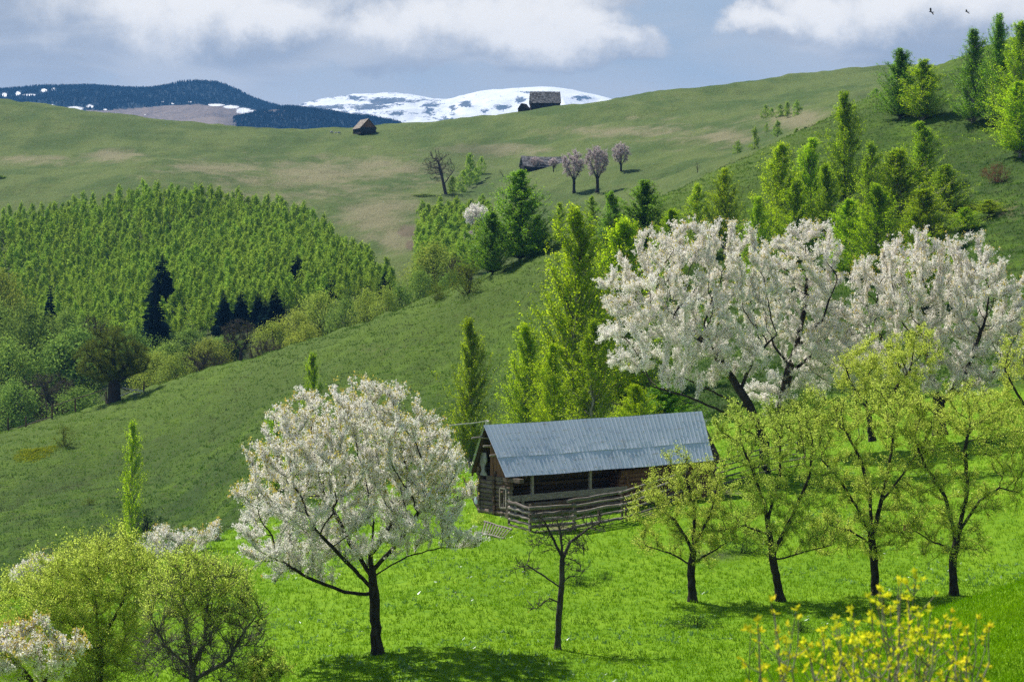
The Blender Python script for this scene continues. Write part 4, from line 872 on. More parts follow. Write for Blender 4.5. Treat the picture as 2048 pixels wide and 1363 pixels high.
for k_, bx, top, hw, D_, lab in [
    (2, 5, 556, 46, 432, 'bright yellow green broadleaf at the left edge below the wood'), (0, 60, 622, 55, 408, 'big rounded grey green broadleaf near the left edge'), (1, 128, 628, 38, 418, 'grey green broadleaf between the left one and the purple round tree'),
    (3, 185, 627, 27, 424, 'small purple leafless round tree below the wood'), (1, 150, 664, 62, 400, 'wide grey green broadleaf behind the ridge tree'), (0, 18, 690, 52, 396, 'shaded broadleaf at the left edge above the valley floor'),
    (3, 98, 738, 52, 384, 'large dark purple leafless tree left of the ridge tree'), (0, 30, 770, 45, 378, 'dark green broadleaf low at the left edge behind the fence'), (0, 118, 690, 40, 402, 'green broadleaf above the dark purple tree'), (0, 0, 620, 40, 420, 'shaded broadleaf on the left edge under the bright one'),
    (0, 160, 780, 45, 374, 'low dark broadleaf between the purple tree and the ridge tree'), (1, 262, 668, 50, 404, 'pale broadleaf just behind the crown of the ridge tree'), (1, 335, 690, 42, 398, 'light green broadleaf right of the ridge tree'), (2, 310, 712, 40, 388, 'yellow green low tree right of the ridge tree trunk'),
    (2, 352, 716, 34, 378, 'small yellow green tree near the white logs'), (3, 402, 694, 42, 386, 'wide purple brown leafless tree in the middle of the valley edge'), (2, 420, 682, 36, 398, 'yellow green crown rising behind the wide purple brown tree'), (1, 372, 662, 40, 412, 'pale grey green tree under the big spruce'),
    (3, 482, 634, 34, 404, 'tall brown leafless tree beside the spruces'), (2, 545, 650, 34, 392, 'yellow topped tree right of the tall brown one'), (3, 535, 672, 34, 372, 'low purple leafless tree at the ridge below the spruces'), (0, 455, 672, 30, 410, 'green tree left of the tall brown one'),
    (2, 592, 628, 34, 392, 'yellow green tree right of the last spruce'), (2, 640, 592, 40, 396, 'large yellow green tree in the row along the ridge'), (2, 612, 655, 34, 366, 'low yellow green tree directly at the ridge'), (1, 690, 602, 34, 386, 'pale tree right of the large yellow green one'),
    (2, 735, 588, 28, 382, 'small yellow green tree before the last wood birches'), (2, 772, 584, 26, 372, 'yellow green tree second from the valley end of the row'), (1, 800, 575, 24, 376, 'pale tree at the end of the row along the ridge'), (2, 868, 498, 48, 392, 'big round yellow green tree at the mouth of the gully'),
    (1, 838, 545, 30, 380, 'pale tree left of the big round one at the gully'), (3, 915, 508, 26, 356, 'thin grey leafless tree left of the big glossy one'), (1, 905, 548, 28, 340, 'pale shrubby tree at the ridge left of the glossy tree'), (1, 848, 388, 24, 600, 'grey green bushy tree below the big bare tree'), (0, 1145, 560, 10, 300, 'dark shrub behind the bright pair')]:
    place(k_, 'valley_tree', 'tree', bx, top, hw, D_, lab=lab, lib=VB, H0=10., group='broadleaved trees along the valley edge')
SPR = []
for i in range(3):
    tr_, nd, rg = spruce_mesh(300 + i, 10., .19)
    SPR.append(([('trunk', mesh('trunk', *tr_, M_bark)), ('crown', leafmesh('crown', *nd, M_spruce, rg))], 1.9))
for i, (bx, top, hw, D_, bt, lab) in enumerate([(310, 572, 28, 414, 690, 'largest dark spruce in front of the birch wood'), (325, 506, 24, 446, 580, 'dark spruce standing in the wood above the largest one'), (595, 508, 22, 446, 576, 'pointed dark spruce alone in the right part of the wood'), (298, 632, 20, 408, 695, 'short spruce at the foot of the largest one'),
        (100, 570, 17, 428, 630, 'slim dark spruce at the left end of the wood'), (663, 548, 13, 432, 592, 'small spruce at the right end of the wood'), (448, 580, 15, 422, 630, 'left spruce of the small cluster'), (482, 580, 16, 422, 632, 'second spruce of the small cluster'),
        (516, 584, 12, 422, 632, 'thin middle spruce of the small cluster'), (531, 598, 13, 416, 648, 'low spruce of the small cluster'), (551, 572, 18, 414, 650, 'tallest right end spruce of the small cluster'), (772, 540, 12, 428, 570, 'tiny spruce near the gully end of the wood')]):
    place(i % 3, 'spruce_tree', 'spruce', bx, top, hw * 1.15, D_, lab=lab, lib=SPR, H0=10., group='dark spruces in the birch wood')
# far blossoming and bare trees on the pasture
def fartree(seed, bx, by, top, hw, lab, name, cat, mat, per, bark, d0=400, leaning=0, lo=.28, **kw):
    D_ = gD(bx, by, d0); k = D_ / F; H = (by - top) * k; R = hw * k
    t = [(None, [(0, 0, -.2), (leaning * .3, 0, H * .22), (leaning * .6, 0, H * .5), (leaning, 0, H * .72)]), (0, [(leaning * .3, 0, H * .24), (R * .45, .2, H * .55)]), (0, [(leaning * .3, 0, H * .24), (-R * .45, -.3, H * .58)])]
    E = [(leaning, 0, H * (lo + (1 - lo) / 2), R * .9, R * .9, H * (1 - lo) / 2 * .92)]
    m_ = leafy(seed, t, E, kw.pop('ns', 700), H * .09, natt=kw.pop('natt', 420), mat=mat, per=per, n=2, size=kw.pop('size', .13), sig=.12, di=H * .3, dk=H * .055, step=H * .03, rmax=H * .035, rt=H * .0026, bark=bark, tw_thr=H * .009, twr=H * .0022, up=.6, **kw)
    return tree_thing(name, lab, cat, pt(bx, D_, dz=-.1), m_)
fartree(51, 1148, 383, 297, 27, 'pinkish white tree, left of the two standing closest together on the far pasture', 'blossom_tree', 'blossom tree', M_farblossom, 5, M_bark)
fartree(52, 1195, 383, 289, 27, 'fullest pinkish tree, in the middle of the three by the long low barn', 'blossom_tree', 'blossom tree', M_farblossom, 7, M_bark)
fartree(53, 1242, 347, 284, 22, 'smaller pinkish tree, standing higher up right of the other two', 'blossom_tree', 'blossom tree', M_farblossom, 4, M_bark)
fartree(54, 1071, 345, 312, 17, 'low pinkish tree in front of the left end of the long low barn', 'blossom_tree', 'blossom tree', M_farblossom, 5, M_bark, ns=400, natt=260)
fartree(55, 1107, 345, 314, 11, 'small pinkish tree in front of the middle of the long low barn', 'blossom_tree', 'blossom tree', M_farblossom, 5, M_bark, ns=300, natt=200)
fartree(56, 893, 392, 293, 36, 'big dark leafless tree leaning left beside the row of young birches', 'bare_tree', 'tree', M_olive, 0, M_purple, leaning=-2.2, ns=900, natt=600, lo=.22)
fartree(57, 952, 478, 406, 28, 'white blossoming tree in the gully thicket left of the big glossy tree', 'blossom_tree', 'blossom tree', M_blossom, 7, M_bark, size=.14, ns=600)
fartree(58, 940, 505, 460, 14, 'small grey pink tree below the white one in the gully thicket', 'blossom_tree', 'blossom tree', M_farblossom, 4, M_bark, ns=300, natt=200)
fartree(59, 1009, 357, 336, 7, 'little leaning dead tree on the far pasture', 'dead_tree', 'tree', M_olive, 0, M_bark, leaning=-1.2, ns=60, natt=60)
fartree(60, 1395, 344, 322, 8, 'tiny leafless tree on the far pasture edge above the near slope', 'bare_tree', 'tree', M_olive, 0, M_purple, ns=150, natt=120)
fartree(61, 2, 362, 350, 12, 'small green bush at the left edge on the far pasture', 'bush', 'bush', M_broad, 5, M_bark, ns=200, natt=100)
# ------------------------------------------------------------------ buildings and fences
def woodmat(name, ca, cb, cc, axis=(1, 1, 8), scale=3.):
    m_, nb = newmat(name); g = nb.n('ShaderNodeTexCoord').outputs['Object']
    n = nb.noise(nb.vm('MULTIPLY', g, axis), scale, 6, .65, .3); n2 = nb.noise(g, 1.1, 4, .6)
    c = nb.mix(nb.ss(n, .35, .68), ca, cb); c = nb.mix(nb.m('MULTIPLY', nb.ss(n2, .5, .68), .6), c, cc)
    r = nb.attr('rnd'); hs = nb.n('ShaderNodeHueSaturation'); nb.put(hs.inputs['Color'], c); nb.put(hs.inputs['Value'], nb.m('ADD', .65, nb.m('MULTIPLY', r, .7)))
    principled(nb, hs.outputs[0], .85, .15, bumpn(nb, n, .7, .02)); return m_
M_logw = woodmat('weathered_log', (.085, .062, .048), (.23, .185, .15), (.15, .075, .045))
M_logdark = woodmat('dark_brown_log', (.05, .034, .024), (.13, .085, .06), (.16, .07, .04))  # darker brown logs for inner wall, rafters and ridge fence posts
M_pole = woodmat('pale_pole', (.16, .135, .115), (.34, .30, .265), (.20, .16, .12))
M_plank = woodmat('brown_plank', (.10, .05, .028), (.25, .135, .075), (.15, .09, .06), (6, 6, .6))
M_farwood = woodmat('far_dark_log', (.022, .022, .024), (.05, .048, .048), (.035, .03, .028))
M_white = barkmat('pale_weathered', (.35, .34, .32), (.55, .54, .52))
def metalmat():
    m_, nb = newmat('galvanised_sheet'); g = nb.n('ShaderNodeTexCoord').outputs['Object']
    n = nb.noise(g, .6, 5, .6); n2 = nb.noise(g, 9, 4, .7)
    r = nb.attr('rnd'); c = nb.mix(nb.ss(n, .3, .7), (.62, .68, .77), (.74, .79, .86)); c = nb.mix(nb.m('MULTIPLY', r, .35), c, (.55, .61, .70))
    c = nb.mix(nb.m('MULTIPLY', nb.ss(n2, .62, .75), .3), c, (.6, .62, .66)); c = nb.mix(nb.m('MULTIPLY', nb.ss(nb.noise(nb.vm('MULTIPLY', g, (2.5, 1, 1)), .8, 7, .75), .57, .70), .55), c, (.36, .33, .32))
    principled(nb, c, .38, .5, bumpn(nb, n2, .15, .01), .2); return m_
M_metal = metalmat()
def shinglemat():
    m_, nb = newmat('wood_shingle'); g = nb.n('ShaderNodeTexCoord').outputs['Object']
    n = nb.noise(nb.vm('MULTIPLY', g, (6, 1, 1)), 1.2, 5, .7); n2 = nb.noise(g, .5, 3)
    c = nb.mix(nb.ss(n, .38, .62), (.14, .13, .13), (.40, .375, .365)); c = nb.mix(nb.ss(n2, .55, .7), c, (.16, .14, .14))
    r = nb.attr('rnd'); hs = nb.n('ShaderNodeHueSaturation'); nb.put(hs.inputs['Color'], c); nb.put(hs.inputs['Value'], nb.m('ADD', .45, nb.m('MULTIPLY', r, 1.1)))
    principled(nb, hs.outputs[0], .9, .1); return m_
M_shingle = shinglemat()
RB = random.Random(12)
# --- barn with the metal roof
A_ = pp(968, 851, 122.); B_ = pp(1400, 823, 129.4); a_ = B_ - A_; LR = math.hypot(a_[0], a_[1]); ah = np.array([a_[0] / LR, a_[1] / LR, 0]); nh = np.array([ah[1], -ah[0], 0])
FL = -(355) / F * 120.2 + .0; dropL = A_[2] - FL; SF = 2.1; SBk = 1.45
def BW(s, t, z): return np.array([A_[0], A_[1], 0]) + ah * s + nh * t + np.array([0, 0, z])
zr = lambda s: A_[2] + (B_[2] - A_[2]) * s / LR - .02 * math.sin(s * math.pi / LR) + .008 * math.sin(s * 1.3)
barn = obj('wooden_barn', None, loc=tuple(BW(5, .5, -11)), label='old log barn with long blue grey metal roof beside the pole fence', cat='barn')
def child(name, mb_or_me, mat, parent, smooth=False, label=None):
    me_ = mb_or_me.me(name, mat, smooth) if isinstance(mb_or_me, MB) else mb_or_me
    o = obj(name, me_, parent, label=label); lx, ly, lz = parent.location if parent.parent is None else (parent.location + parent.parent.location)
    o.location = (-lx, -ly, -lz)                                  # parts are built in world coordinates under a thing placed at its base
    return o
def roofplane(t1, rise, name, up=0.):
    m = MB(); n = int(LR / .052); sx = np.linspace(-.05, LR + .1, n)
    rib = .012 * np.clip(np.cos(sx * 2 * math.pi / .27) * 2.4 - 1.2, -.1, 1) + .012 * np.sin(sx * .9 + t1)
    sgn = 1 if t1 > 0 else -1
    for (f0, f1, lift) in ((0., .63, .018), (.61, 1.0, 0.)):
        fr = np.linspace(f0, f1, 7); V = []
        wob = [RB.uniform(-.012, .012) for _ in range(n)]
        for f in fr:
            for i in range(n):
                s = sx[i]; lf = lift + rib[i] + (.010 * math.sin(s * 3.1) + wob[i] if lift and f == fr[-1] else 0) + (RB.uniform(-.01, .01) if f == 1 else 0)
                V.append(BW(s * (1 - (.057 * f if t1 > 0 else 0)), t1 * f + sgn * lf * .75, zr(s) - rise * f + lf * .65 + .02))
        Q = [(j * n + i, j * n + i + 1, (j + 1) * n + i + 1, (j + 1) * n + i) for j in range(6) for i in range(n - 1)]
        sheet = (np.array([i % (n - 1) for i in range(len(Q))]) * .052 // 1.08).astype(int); tb = [RB.random() for _ in range(40)]
        m.add(V, Q, np.array([tb[k % 40] for k in sheet]))
    return child(name, m, M_metal, barn)
roof = roofplane(SF, dropL, 'roof'); roofplane(-SBk, dropL, 'roof')
sc_ = MB()
for i in range(260):
    f = RB.choice([.06, .2, .33, .48, .58, .78, .95]); s = RB.uniform(.2, LR - .2); p = BW(s, SF * f + .05, zr(s) - dropL * f + .075)
    r = RB.uniform(.012, .026); sc_.box(p, ah * r, (nh * .64 - np.array([0, 0, .77])) * r, np.array([.5, -.5, .6]) * .008, 1.)
child('roof_screw', sc_, M_white, barn)['kind'] = 'stuff'
ul = MB()
for t1, rs in ((SF - .08, dropL), (-SBk + .08, dropL)):   # boards under the sheets and rafters
    for k_ in range(12):
        f = (k_ + .5) / 12 * .96; ul.box(BW(LR / 2, t1 * f, zr(LR / 2) - rs * f - .055), ah * (LR / 2 - .05) + np.array([0, 0, (B_[2] - A_[2]) / 2 * .99]), nh * t1 * .035 - np.array([0, 0, rs * .035]), (0, 0, .015))
    for s in np.arange(.15, LR, 1.1): 
        p0 = BW(s, 0, zr(s) - .12); p1 = BW(s, t1, zr(s) - rs - .12); ul.log(p0, p1, .05, k=5, seg=2)
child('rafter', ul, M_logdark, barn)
for s0, t, z in ((-.55, -.28, A_[2] - .62), (-.32, .45, A_[2] - 1.0), (-.25, .95, A_[2] - 1.45)):
    child('purlin', MB().log(BW(s0, t, z), BW(1.2, t, z), .055, k=7, a=.9), M_pole, barn)
zb = -11.45; TF = 1.75; TBk = -1.0; SG = .45
def logwall(m, f0, f1, z0, z1, r=.115, over=.18, rng=RB, st=None):
    z = z0 + r; d = unit(f1 - f0); k_ = 0
    while z < z1:
        o0, o1 = (over * rng.uniform(.5, 1.3), over * rng.uniform(.5, 1.3)); rr = r * rng.uniform(.9, 1.1)
        m.log(f0 - d * o0 + np.array([0, 0, z]), f1 + d * o1 + np.array([0, 0, z + (st or 0)]), rr, rr * rng.uniform(.85, 1.05), k=8, seg=6, wob=.018, rng=rng); z += rr * 1.82; k_ += 1
P0 = lambda s, t: BW(s, t, 0)
eL = FL - .12
m = MB(); logwall(m, P0(SG, TBk), P0(SG, TF - .75), zb, -9.05); logwall(m, P0(SG, TF - .22), P0(SG, TF), zb, -9.05, over=.1)
logwall(m, P0(SG, TF - .75), P0(SG, TF - .22), zb, -10.4, over=0); logwall(m, P0(SG, TF - .75), P0(SG, TF - .22), -9.5, -9.05, over=0)
m.box(BW(SG, TF - .48, -9.0), nh * 1.55, ah * .13, (0, 0, .1), .3)
child('side_wall', m, M_logw, barn)
wf = child('window', MB().box(BW(SG - .08, TF - .78, -9.95), nh * .035, ah * .06, (0, 0, .47), .9).box(BW(SG - .08, TF - .2, -9.95), nh * .05, ah * .06, (0, 0, .47), 1.).box(BW(SG - .08, TF - .48, -9.45), nh * .33, ah * .05, (0, 0, .04), .8)
           .box(BW(SG - .08, TF - .48, -10.42), nh * .33, ah * .05, (0, 0, .04), .8).box(BW(SG - .06, TF - .48, -9.95), nh * .018, ah * .03, (0, 0, .45), .8), M_pole, barn)
mg, nbg = newmat('dark_glass'); principled(nbg, (.01, .012, .014), .15, .5)
pane = obj('pane', MB().box(BW(SG, TF - .48, -9.95), nh * .3, ah * .01, (0, 0, .44)).me('pane', mg), wf)
m = MB(); logwall(m, P0(SG, TF), P0(7.6, TF), zb, -10.15, .14, st=.12); child('front_wall', m, M_logw, barn)
child('rail_beam', MB().box(BW(3.95, TF + .06, -9.86), ah * 3.6 + np.array([0, 0, .1]), nh * .09, (0, 0, .16), .75), M_pole, barn, label='thick squared pale beam along the porch')
for s in (1.75, 5.3): child('post', MB().box(BW(s, TF + .02, -9.25), ah * .07, nh * .07, (0, 0, .55), .85), M_pole, barn)
child('post', MB().box(BW(.62, TF + .24, -10.3), ah * .05, nh * .04, (0, 0, .42), .7).box(BW(1.05, TF + .24, -10.4), ah * .06, nh * .04, (0, 0, .55), .7), M_pole, barn)
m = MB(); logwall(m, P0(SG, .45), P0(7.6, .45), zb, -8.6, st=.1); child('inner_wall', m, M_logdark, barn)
m = MB(); logwall(m, P0(7.3, TF), P0(LR - .5, TF), zb + .2, -8.75, .125, st=.35); logwall(m, P0(7.5, .45), P0(7.5, TF), zb, -8.9, .12); child('front_wall', m, M_plank, barn, label='reddish brown log wall under the right half of the roof')
m = MB(); logwall(m, P0(SG, TBk), P0(LR - .5, TBk), zb, -8.3, st=.3); logwall(m, P0(LR - .5, TBk), P0(LR - .5, TF), zb + .6, -8.3); child('rear_wall', m, M_logw, barn)
m = MB(); n_ = 13
for i in range(n_):
    t = -.1 + (TF + .05) * (i + .5) / n_ * 1.0; top = A_[2] - dropL / SF * abs(t) - .16; w_ = (TF + .05) / n_ / 2 * .92; bot = -9.02
    if top > bot + .1: m.box(BW(SG - .02 + RB.uniform(-.015, .015), t, (top + bot) / 2), nh * w_, ah * .014, (0, 0, (top - bot) / 2))
child('gable_board', m, M_plank, barn, label='brown vertical gable boards')
# grey white fleece hanging in the gable
m = MB(); N_ = 9; V = []
for j in range(N_):
    for i in range(4): V.append(BW(SG - .16 + .03 * math.sin(j * 1.3 + i), -.55 + (i - 1.5) * (.17 + .05 * math.sin(j * .9)) + .03 * math.sin(j), -7.75 - j * .145))
Q = [(j * 4 + i, j * 4 + i + 1, j * 4 + i + 5, j * 4 + i + 4) for j in range(N_ - 1) for i in range(3)]
m.add(V, Q, .5); m.add([v + ah * .05 for v in V], [q_[::-1] for q_ in Q], .5)
M_fleece = barkmat('fleece', (.20, .20, .19), (.34, .34, .32), 5)
fl_ = obj('fleece', m.me('fleece', M_fleece), label='grey white fleece hanging in the open gable of the metal roofed barn', cat='fleece')
V = [BW(SG - .22, -1.2, -10.22)] + [BW(SG - .20, -1.2, -10.22) + nh * .17 * math.cos(x) + np.array([0, 0, .2 * math.sin(x)]) for x in np.arange(12) * math.pi / 6]
m = MB(); m.add(V, [(0, 1 + i, 1 + (i + 1) % 12, 1 + (i + 2) % 12) for i in range(0, 12, 2)], .5); m.add([v + ah * .06 for v in V], [(0, 1 + (i + 2) % 12, 1 + (i + 1) % 12, 1 + i) for i in range(0, 12, 2)], .5)
M_blueg = barkmat('pale_enamel', (.38, .46, .52), (.50, .58, .64), 3); obj('basin', m.me('basin', M_blueg), label='pale blue round basin hung on the left corner of the barn', cat='basin')
# --- fences
def gp(px, py, d0=100): D = gD(px, py, d0); return pt(px, D)
def fence(name, label, posts, rails, mat, postmat, pr=.07, cat='fence'):
    """posts: list of (base point, height); rails: (p0, p1, r)"""
    root = obj(name, None, loc=tuple(posts[0][0]), label=label, cat=cat)
    for b, h in posts: child('post', MB().log(b - np.array([0, 0, .3]), b + np.array([RB.uniform(-.04, .04), 0, h]), pr, pr * .85, k=7, seg=3), postmat, root)
    for p0, p1, r in rails: child('rail', MB().log(p0, p1, r, r * RB.uniform(.75, .9), k=8, seg=6, wob=.03), mat, root)
    return root
q0, q1, q2, q3, q4, q5, q6 = (pt(x, D_) for x, D_ in ((1018, 118.6), (1061, 117.2), (1147, 117.9), (1245, 120.0), (1385, gD(1385, 992)), (1520, gD(1520, 948)), (1610, gD(1610, 925))))
z_ = lambda p, h, o_=0: np.array([p[0], p[1] - .1 + o_, p[2] + h])
rl = []
for h in (.05, .32, .62, .90, 1.18): rl.append((z_(q0, h + .02), z_(q1, h - .02 - .05 * (h > 1)), RB.uniform(.075, .10))); rl.append((z_(q1, h - .12 + (.06 if h > 1 else 0), -.08) - (q2 - q1) * .04, z_(q2, h + .02, -.05) + (q2 - q1) * .06, RB.uniform(.08, .105)))
for i, h in enumerate((.12, .48, .80, 1.14, 1.42)): 
    st_ = q2 - (q3 - q2) * (.12 if i == 4 else .02)
    rl.append((z_(st_, h, .02), z_(q3, h + .04), .055 if i % 2 else .085)); rl.append((z_(q3 - (q4 - q3) * .05, h + .03, .04), z_(q4, h), .055)); rl.append((z_(q4 - (q5 - q4) * .03, h, .03), z_(q5, h - .02), .055)); rl.append((z_(q5, h - .05, .03), z_(q6, h - .15), .05))
fence('pole_fence', 'weathered pole fence of stacked rails in front of the metal roofed barn', [(q0, 1.3), (q1, 1.3), (q2, 1.5), (q3 * .5 + q2 * .5, .9), (q3, 1.45), (q3 * .95 + q4 * .05, 1.2), (q4, 1.5), (q5, 1.5), (q6, 1.4)], rl, M_pole, M_logw)
# slatted hay rack leaning at the barn corner
r0, r1 = pt(968, 117.4, dz=.42), pt(1024, 116.4, dz=.20); s0, s1 = pt(962, 115.8, dz=.12), pt(1008, 114.8, dz=.04)
rk = obj('hay_rack', None, loc=tuple(s0), label='slatted wooden hay rack lying in the grass at the barn corner', cat='hay rack')
child('frame', MB().log(r0, r1, .05, a=.9).log(s0, s1, .05, a=.9), M_pole, rk); m = MB()
for i in range(10): t = (i + .5) / 10; m.log(r0 + (r1 - r0) * t, s0 + (s1 - s0) * t, .026, k=5, seg=1, a=.8)
child('slat', m, M_pole, rk)
# leaning trunk and rail left of the barn
obj('fallen_tree', MB().log(pt(962, 124, dz=-.1), pt(932, 126, dz=1.25), .10, .05, seg=6, wob=.05).log(pt(932, 126, dz=1.25), pt(925, 126.5, dz=1.5), .05, .02, k=5, seg=3, wob=.05).me('fallen_tree', M_bark), label='leaning dead trunk in the grass left of the barn', cat='tree trunk')
obj('pole', MB().log(pp(892, 852, 150), pp(974, 841, 152), .05, .03, seg=5, wob=.05, a=1.).log(pp(974, 841, 152), pt(976, 153, dz=-.2), .12, .12).me('pole', M_white), label='long pale pole propped on a post behind the barn ridge', cat='pole')
# --- far huts
def hut(name, label, px, py, D_, ln, wd, wh, rh, rot, roofm, over=.45, gm=M_farwood, door=True, cat='barn', dz=-.3, sag=.0):
    b = pt(px, D_, dz=dz) if py is None else pp(px, py, D_) + np.array([0, 0, dz]); root = obj(name, None, loc=tuple(b), rz=math.radians(rot), label=label, cat=cat)
    X = np.array([1., 0, 0]); Y = np.array([0, 1., 0]); Zv = np.array([0, 0, 1.]); m = MB(); r = .16
    for sy in (-1, 1): logwall(m, np.array([-ln / 2, sy * wd / 2, 0]), np.array([ln / 2, sy * wd / 2, 0]), 0, wh, r, .25)
    for sx in (-1, 1): logwall(m, np.array([sx * ln / 2, -wd / 2, 0]), np.array([sx * ln / 2, wd / 2, 0]), 0, wh, r, .25)
    obj('wall', m.me('wall', M_farwood), root); m = MB()
    for sx in (-1, 1):
        m = MB(); n = 13
        for i in range(n):
            y = -wd / 2 + wd * (i + .5) / n; h = rh * (1 - abs(y) / (wd / 2)) * .96
            m.box((sx * (ln / 2 + .02), y, wh + h / 2), Y * wd / n * .47, X * .03, Zv * max(h / 2, .03))
        obj('gable', m.me('gable', gm), root)
    k = 14
    for sy in (-1, 1):
        m = MB(); ov = over / (wd / 2); hl = ln / 2 + over
        for i in range(k):
            f0, f1 = i / k * (1 + ov), (i + 1.25) / k * (1 + ov); nseg = 16
            for j in range(nseg):
                x = -hl + 2 * hl * (j + .5) / nseg; f = (f0 + f1) / 2; c = np.array([x, sy * wd / 2 * f, wh + rh * (1 - f) + .14 - sag * (1 - (x / hl) ** 2) + .0])
                m.box(c, X * hl / nseg, np.array([0, sy * wd / 2, -rh]) * (f1 - f0) / 2, np.array([0, sy * rh, wd / 2]) / math.hypot(rh, wd / 2) * .03)
        obj('roof', m.me('roof', roofm), root)
    if door: obj('door', MB().box((ln * .1, -wd / 2 - .2, wh * .42), X * .6, Y * .04, Zv * wh * .42, .2).me('door', gm), root)
    return root
D_ = gD(729, 267, 500)
hut('hay_hut', 'small hut with plank gable and light roof on the far ridge left of the snow', 729, 268, D_, 7.5, 5.0, 2.3, 2.7, 112, M_pole, gm=M_plank, cat='hut')
D_ = 838.
hut('hay_barn', 'large shingle roofed barn silhouetted before the snow mountain on the far ridge', 1090, 219, D_ - 12, 9.6, 5.2, 3.0, 3.5, 5, M_shingle, dz=-.5)
hut('lean_to', 'small dark shed attached in front of the left end of the shingle roofed ridge barn', 1048, 225, D_ - 8, 3.2, 2.6, 2.0, 1.5, 62, M_farwood, door=False, cat='shed', dz=-.6, over=.25)
D_ = gD(1085, 343, 450)
hut('long_barn', 'long low barn with grey shingle roof behind small pinkish trees', 1088, 342, D_ + 4, 11.5, 4.2, 1.8, 2.3, 14, M_shingle, sag=.25)
# stones and logs lying about
def rocks(name, lab, L_, mat, cat='stone'):
    for i, (px, py, s) in enumerate(L_):
        D1 = gD(px, py, 60); rg = np.random.default_rng(i + 7); u = unit(rg.normal(size=(14, 3)))
        bm_ = MB(); ths = np.linspace(0, math.pi, 5); V = [np.array([math.sin(t) * math.cos(a) * s, math.sin(t) * math.sin(a) * s * .7, math.cos(t) * s * .45]) * rg.uniform(.8, 1.2) for t in ths for a in np.arange(7) * 2 * math.pi / 7]
        bm_.add(V, [(j * 7 + i_, j * 7 + (i_ + 1) % 7, (j + 1) * 7 + (i_ + 1) % 7, (j + 1) * 7 + i_) for j in range(4) for i_ in range(7)])
        obj(name, bm_.me(name, mat), loc=tuple(pt(px, D1, dz=s * .15)), rz=i, label=lab[i] if isinstance(lab, list) else lab, cat=cat, group='pale stones on the far ridge' if len(L_) > 1 else None)
rocks('boulder', ['leftmost pale stone on the crest of the far ridge', 'wide pale stone left of the small hut', 'middle pale stone left of the small hut', 'pale stone nearest to the small hut'], [(543, 260, .7), (663, 265, .8), (671, 266, .6), (678, 266, .7)], M_white)
b = gp(1815, 1060, 80); obj('tree_stump', MB().log(b - np.array([0, 0, .2]), b + np.array([.02, 0, .26]), .24, .2, k=10, seg=2, wob=.02).me('tree_stump', woodmat('red_stump', (.10, .04, .025), (.24, .10, .06), (.2, .1, .07))), label='reddish cut stump in the grass between the two right orchard trees', cat='tree stump')
# broken fence on the left ridge
def rg(px, back=3.): 
    Ds = np.linspace(280, 345, 300); y = HY - Hgt(np.full(300, float(px)), Ds) * F / Ds; return pt(px, Ds[int(y.argmin())] - back)
ps = [rg(x) for x in (16, 52, 104, 151, 212, 288)]; hs_ = [1.9, 1.5, 2.1, 2.0, 1.6, 1.4]
rl = [(ps[2] + np.array([0, 0, 1.9]), ps[3] + np.array([0, 0, 1.9]), .06), (ps[3] + np.array([0, 0, 1.9]), ps[4] + np.array([0, 0, 1.9]), .06), (ps[1] + np.array([0, 0, .35]), ps[2] + np.array([0, 0, .5]), .09), (ps[0] + np.array([0, 0, .25]), ps[1] + np.array([0, 0, .3]), .08)]
fence('ridge_fence', 'broken dark fence with a few posts along the left ridge line', list(zip(ps, hs_)), rl, M_logw, M_logdark, .12)
b = rg(262, 5)
for i, (dx, dz0, dx1, dz1, lab) in enumerate([(-1.4, .1, 1.0, 1.1, 'leaning pale rail, topmost of the heap beside the ridge tree'), (-1.2, 1.2, 1.9, .55, 'pale rail crossing the heap beside the ridge tree'), (-.2, .9, 1.5, .8, 'short pale rail in the heap beside the ridge tree'), (.2, .4, 1.6, .5, 'lowest pale rail of the heap beside the ridge tree')]):
    obj('loose_rail', MB().log(b + np.array([dx, i * .1, dz0]), b + np.array([dx1, .3 + i * .1, dz1]), .075, .06, k=6).me('loose_rail', M_white), label=lab, cat='fence rail')
b1, b2 = gp(955, 350, 420), gp(990, 338, 420)
for i in range(5):
    p = gp(945 + i * 9, 378 - i * 6.5, 420)
    obj('fallen_log', MB().log(p + np.array([-.2, 0, .1]), p + np.array([1.2, .6, .55 + .1 * (i % 2)]), .14, .1, k=6).me('fallen_log', M_farwood), label='dark fallen log, %s in the line above the gully left of the glossy tree' % ('lowest', 'second lowest', 'middle one', 'second highest', 'highest')[i], cat='log', group='fallen logs above the gully')
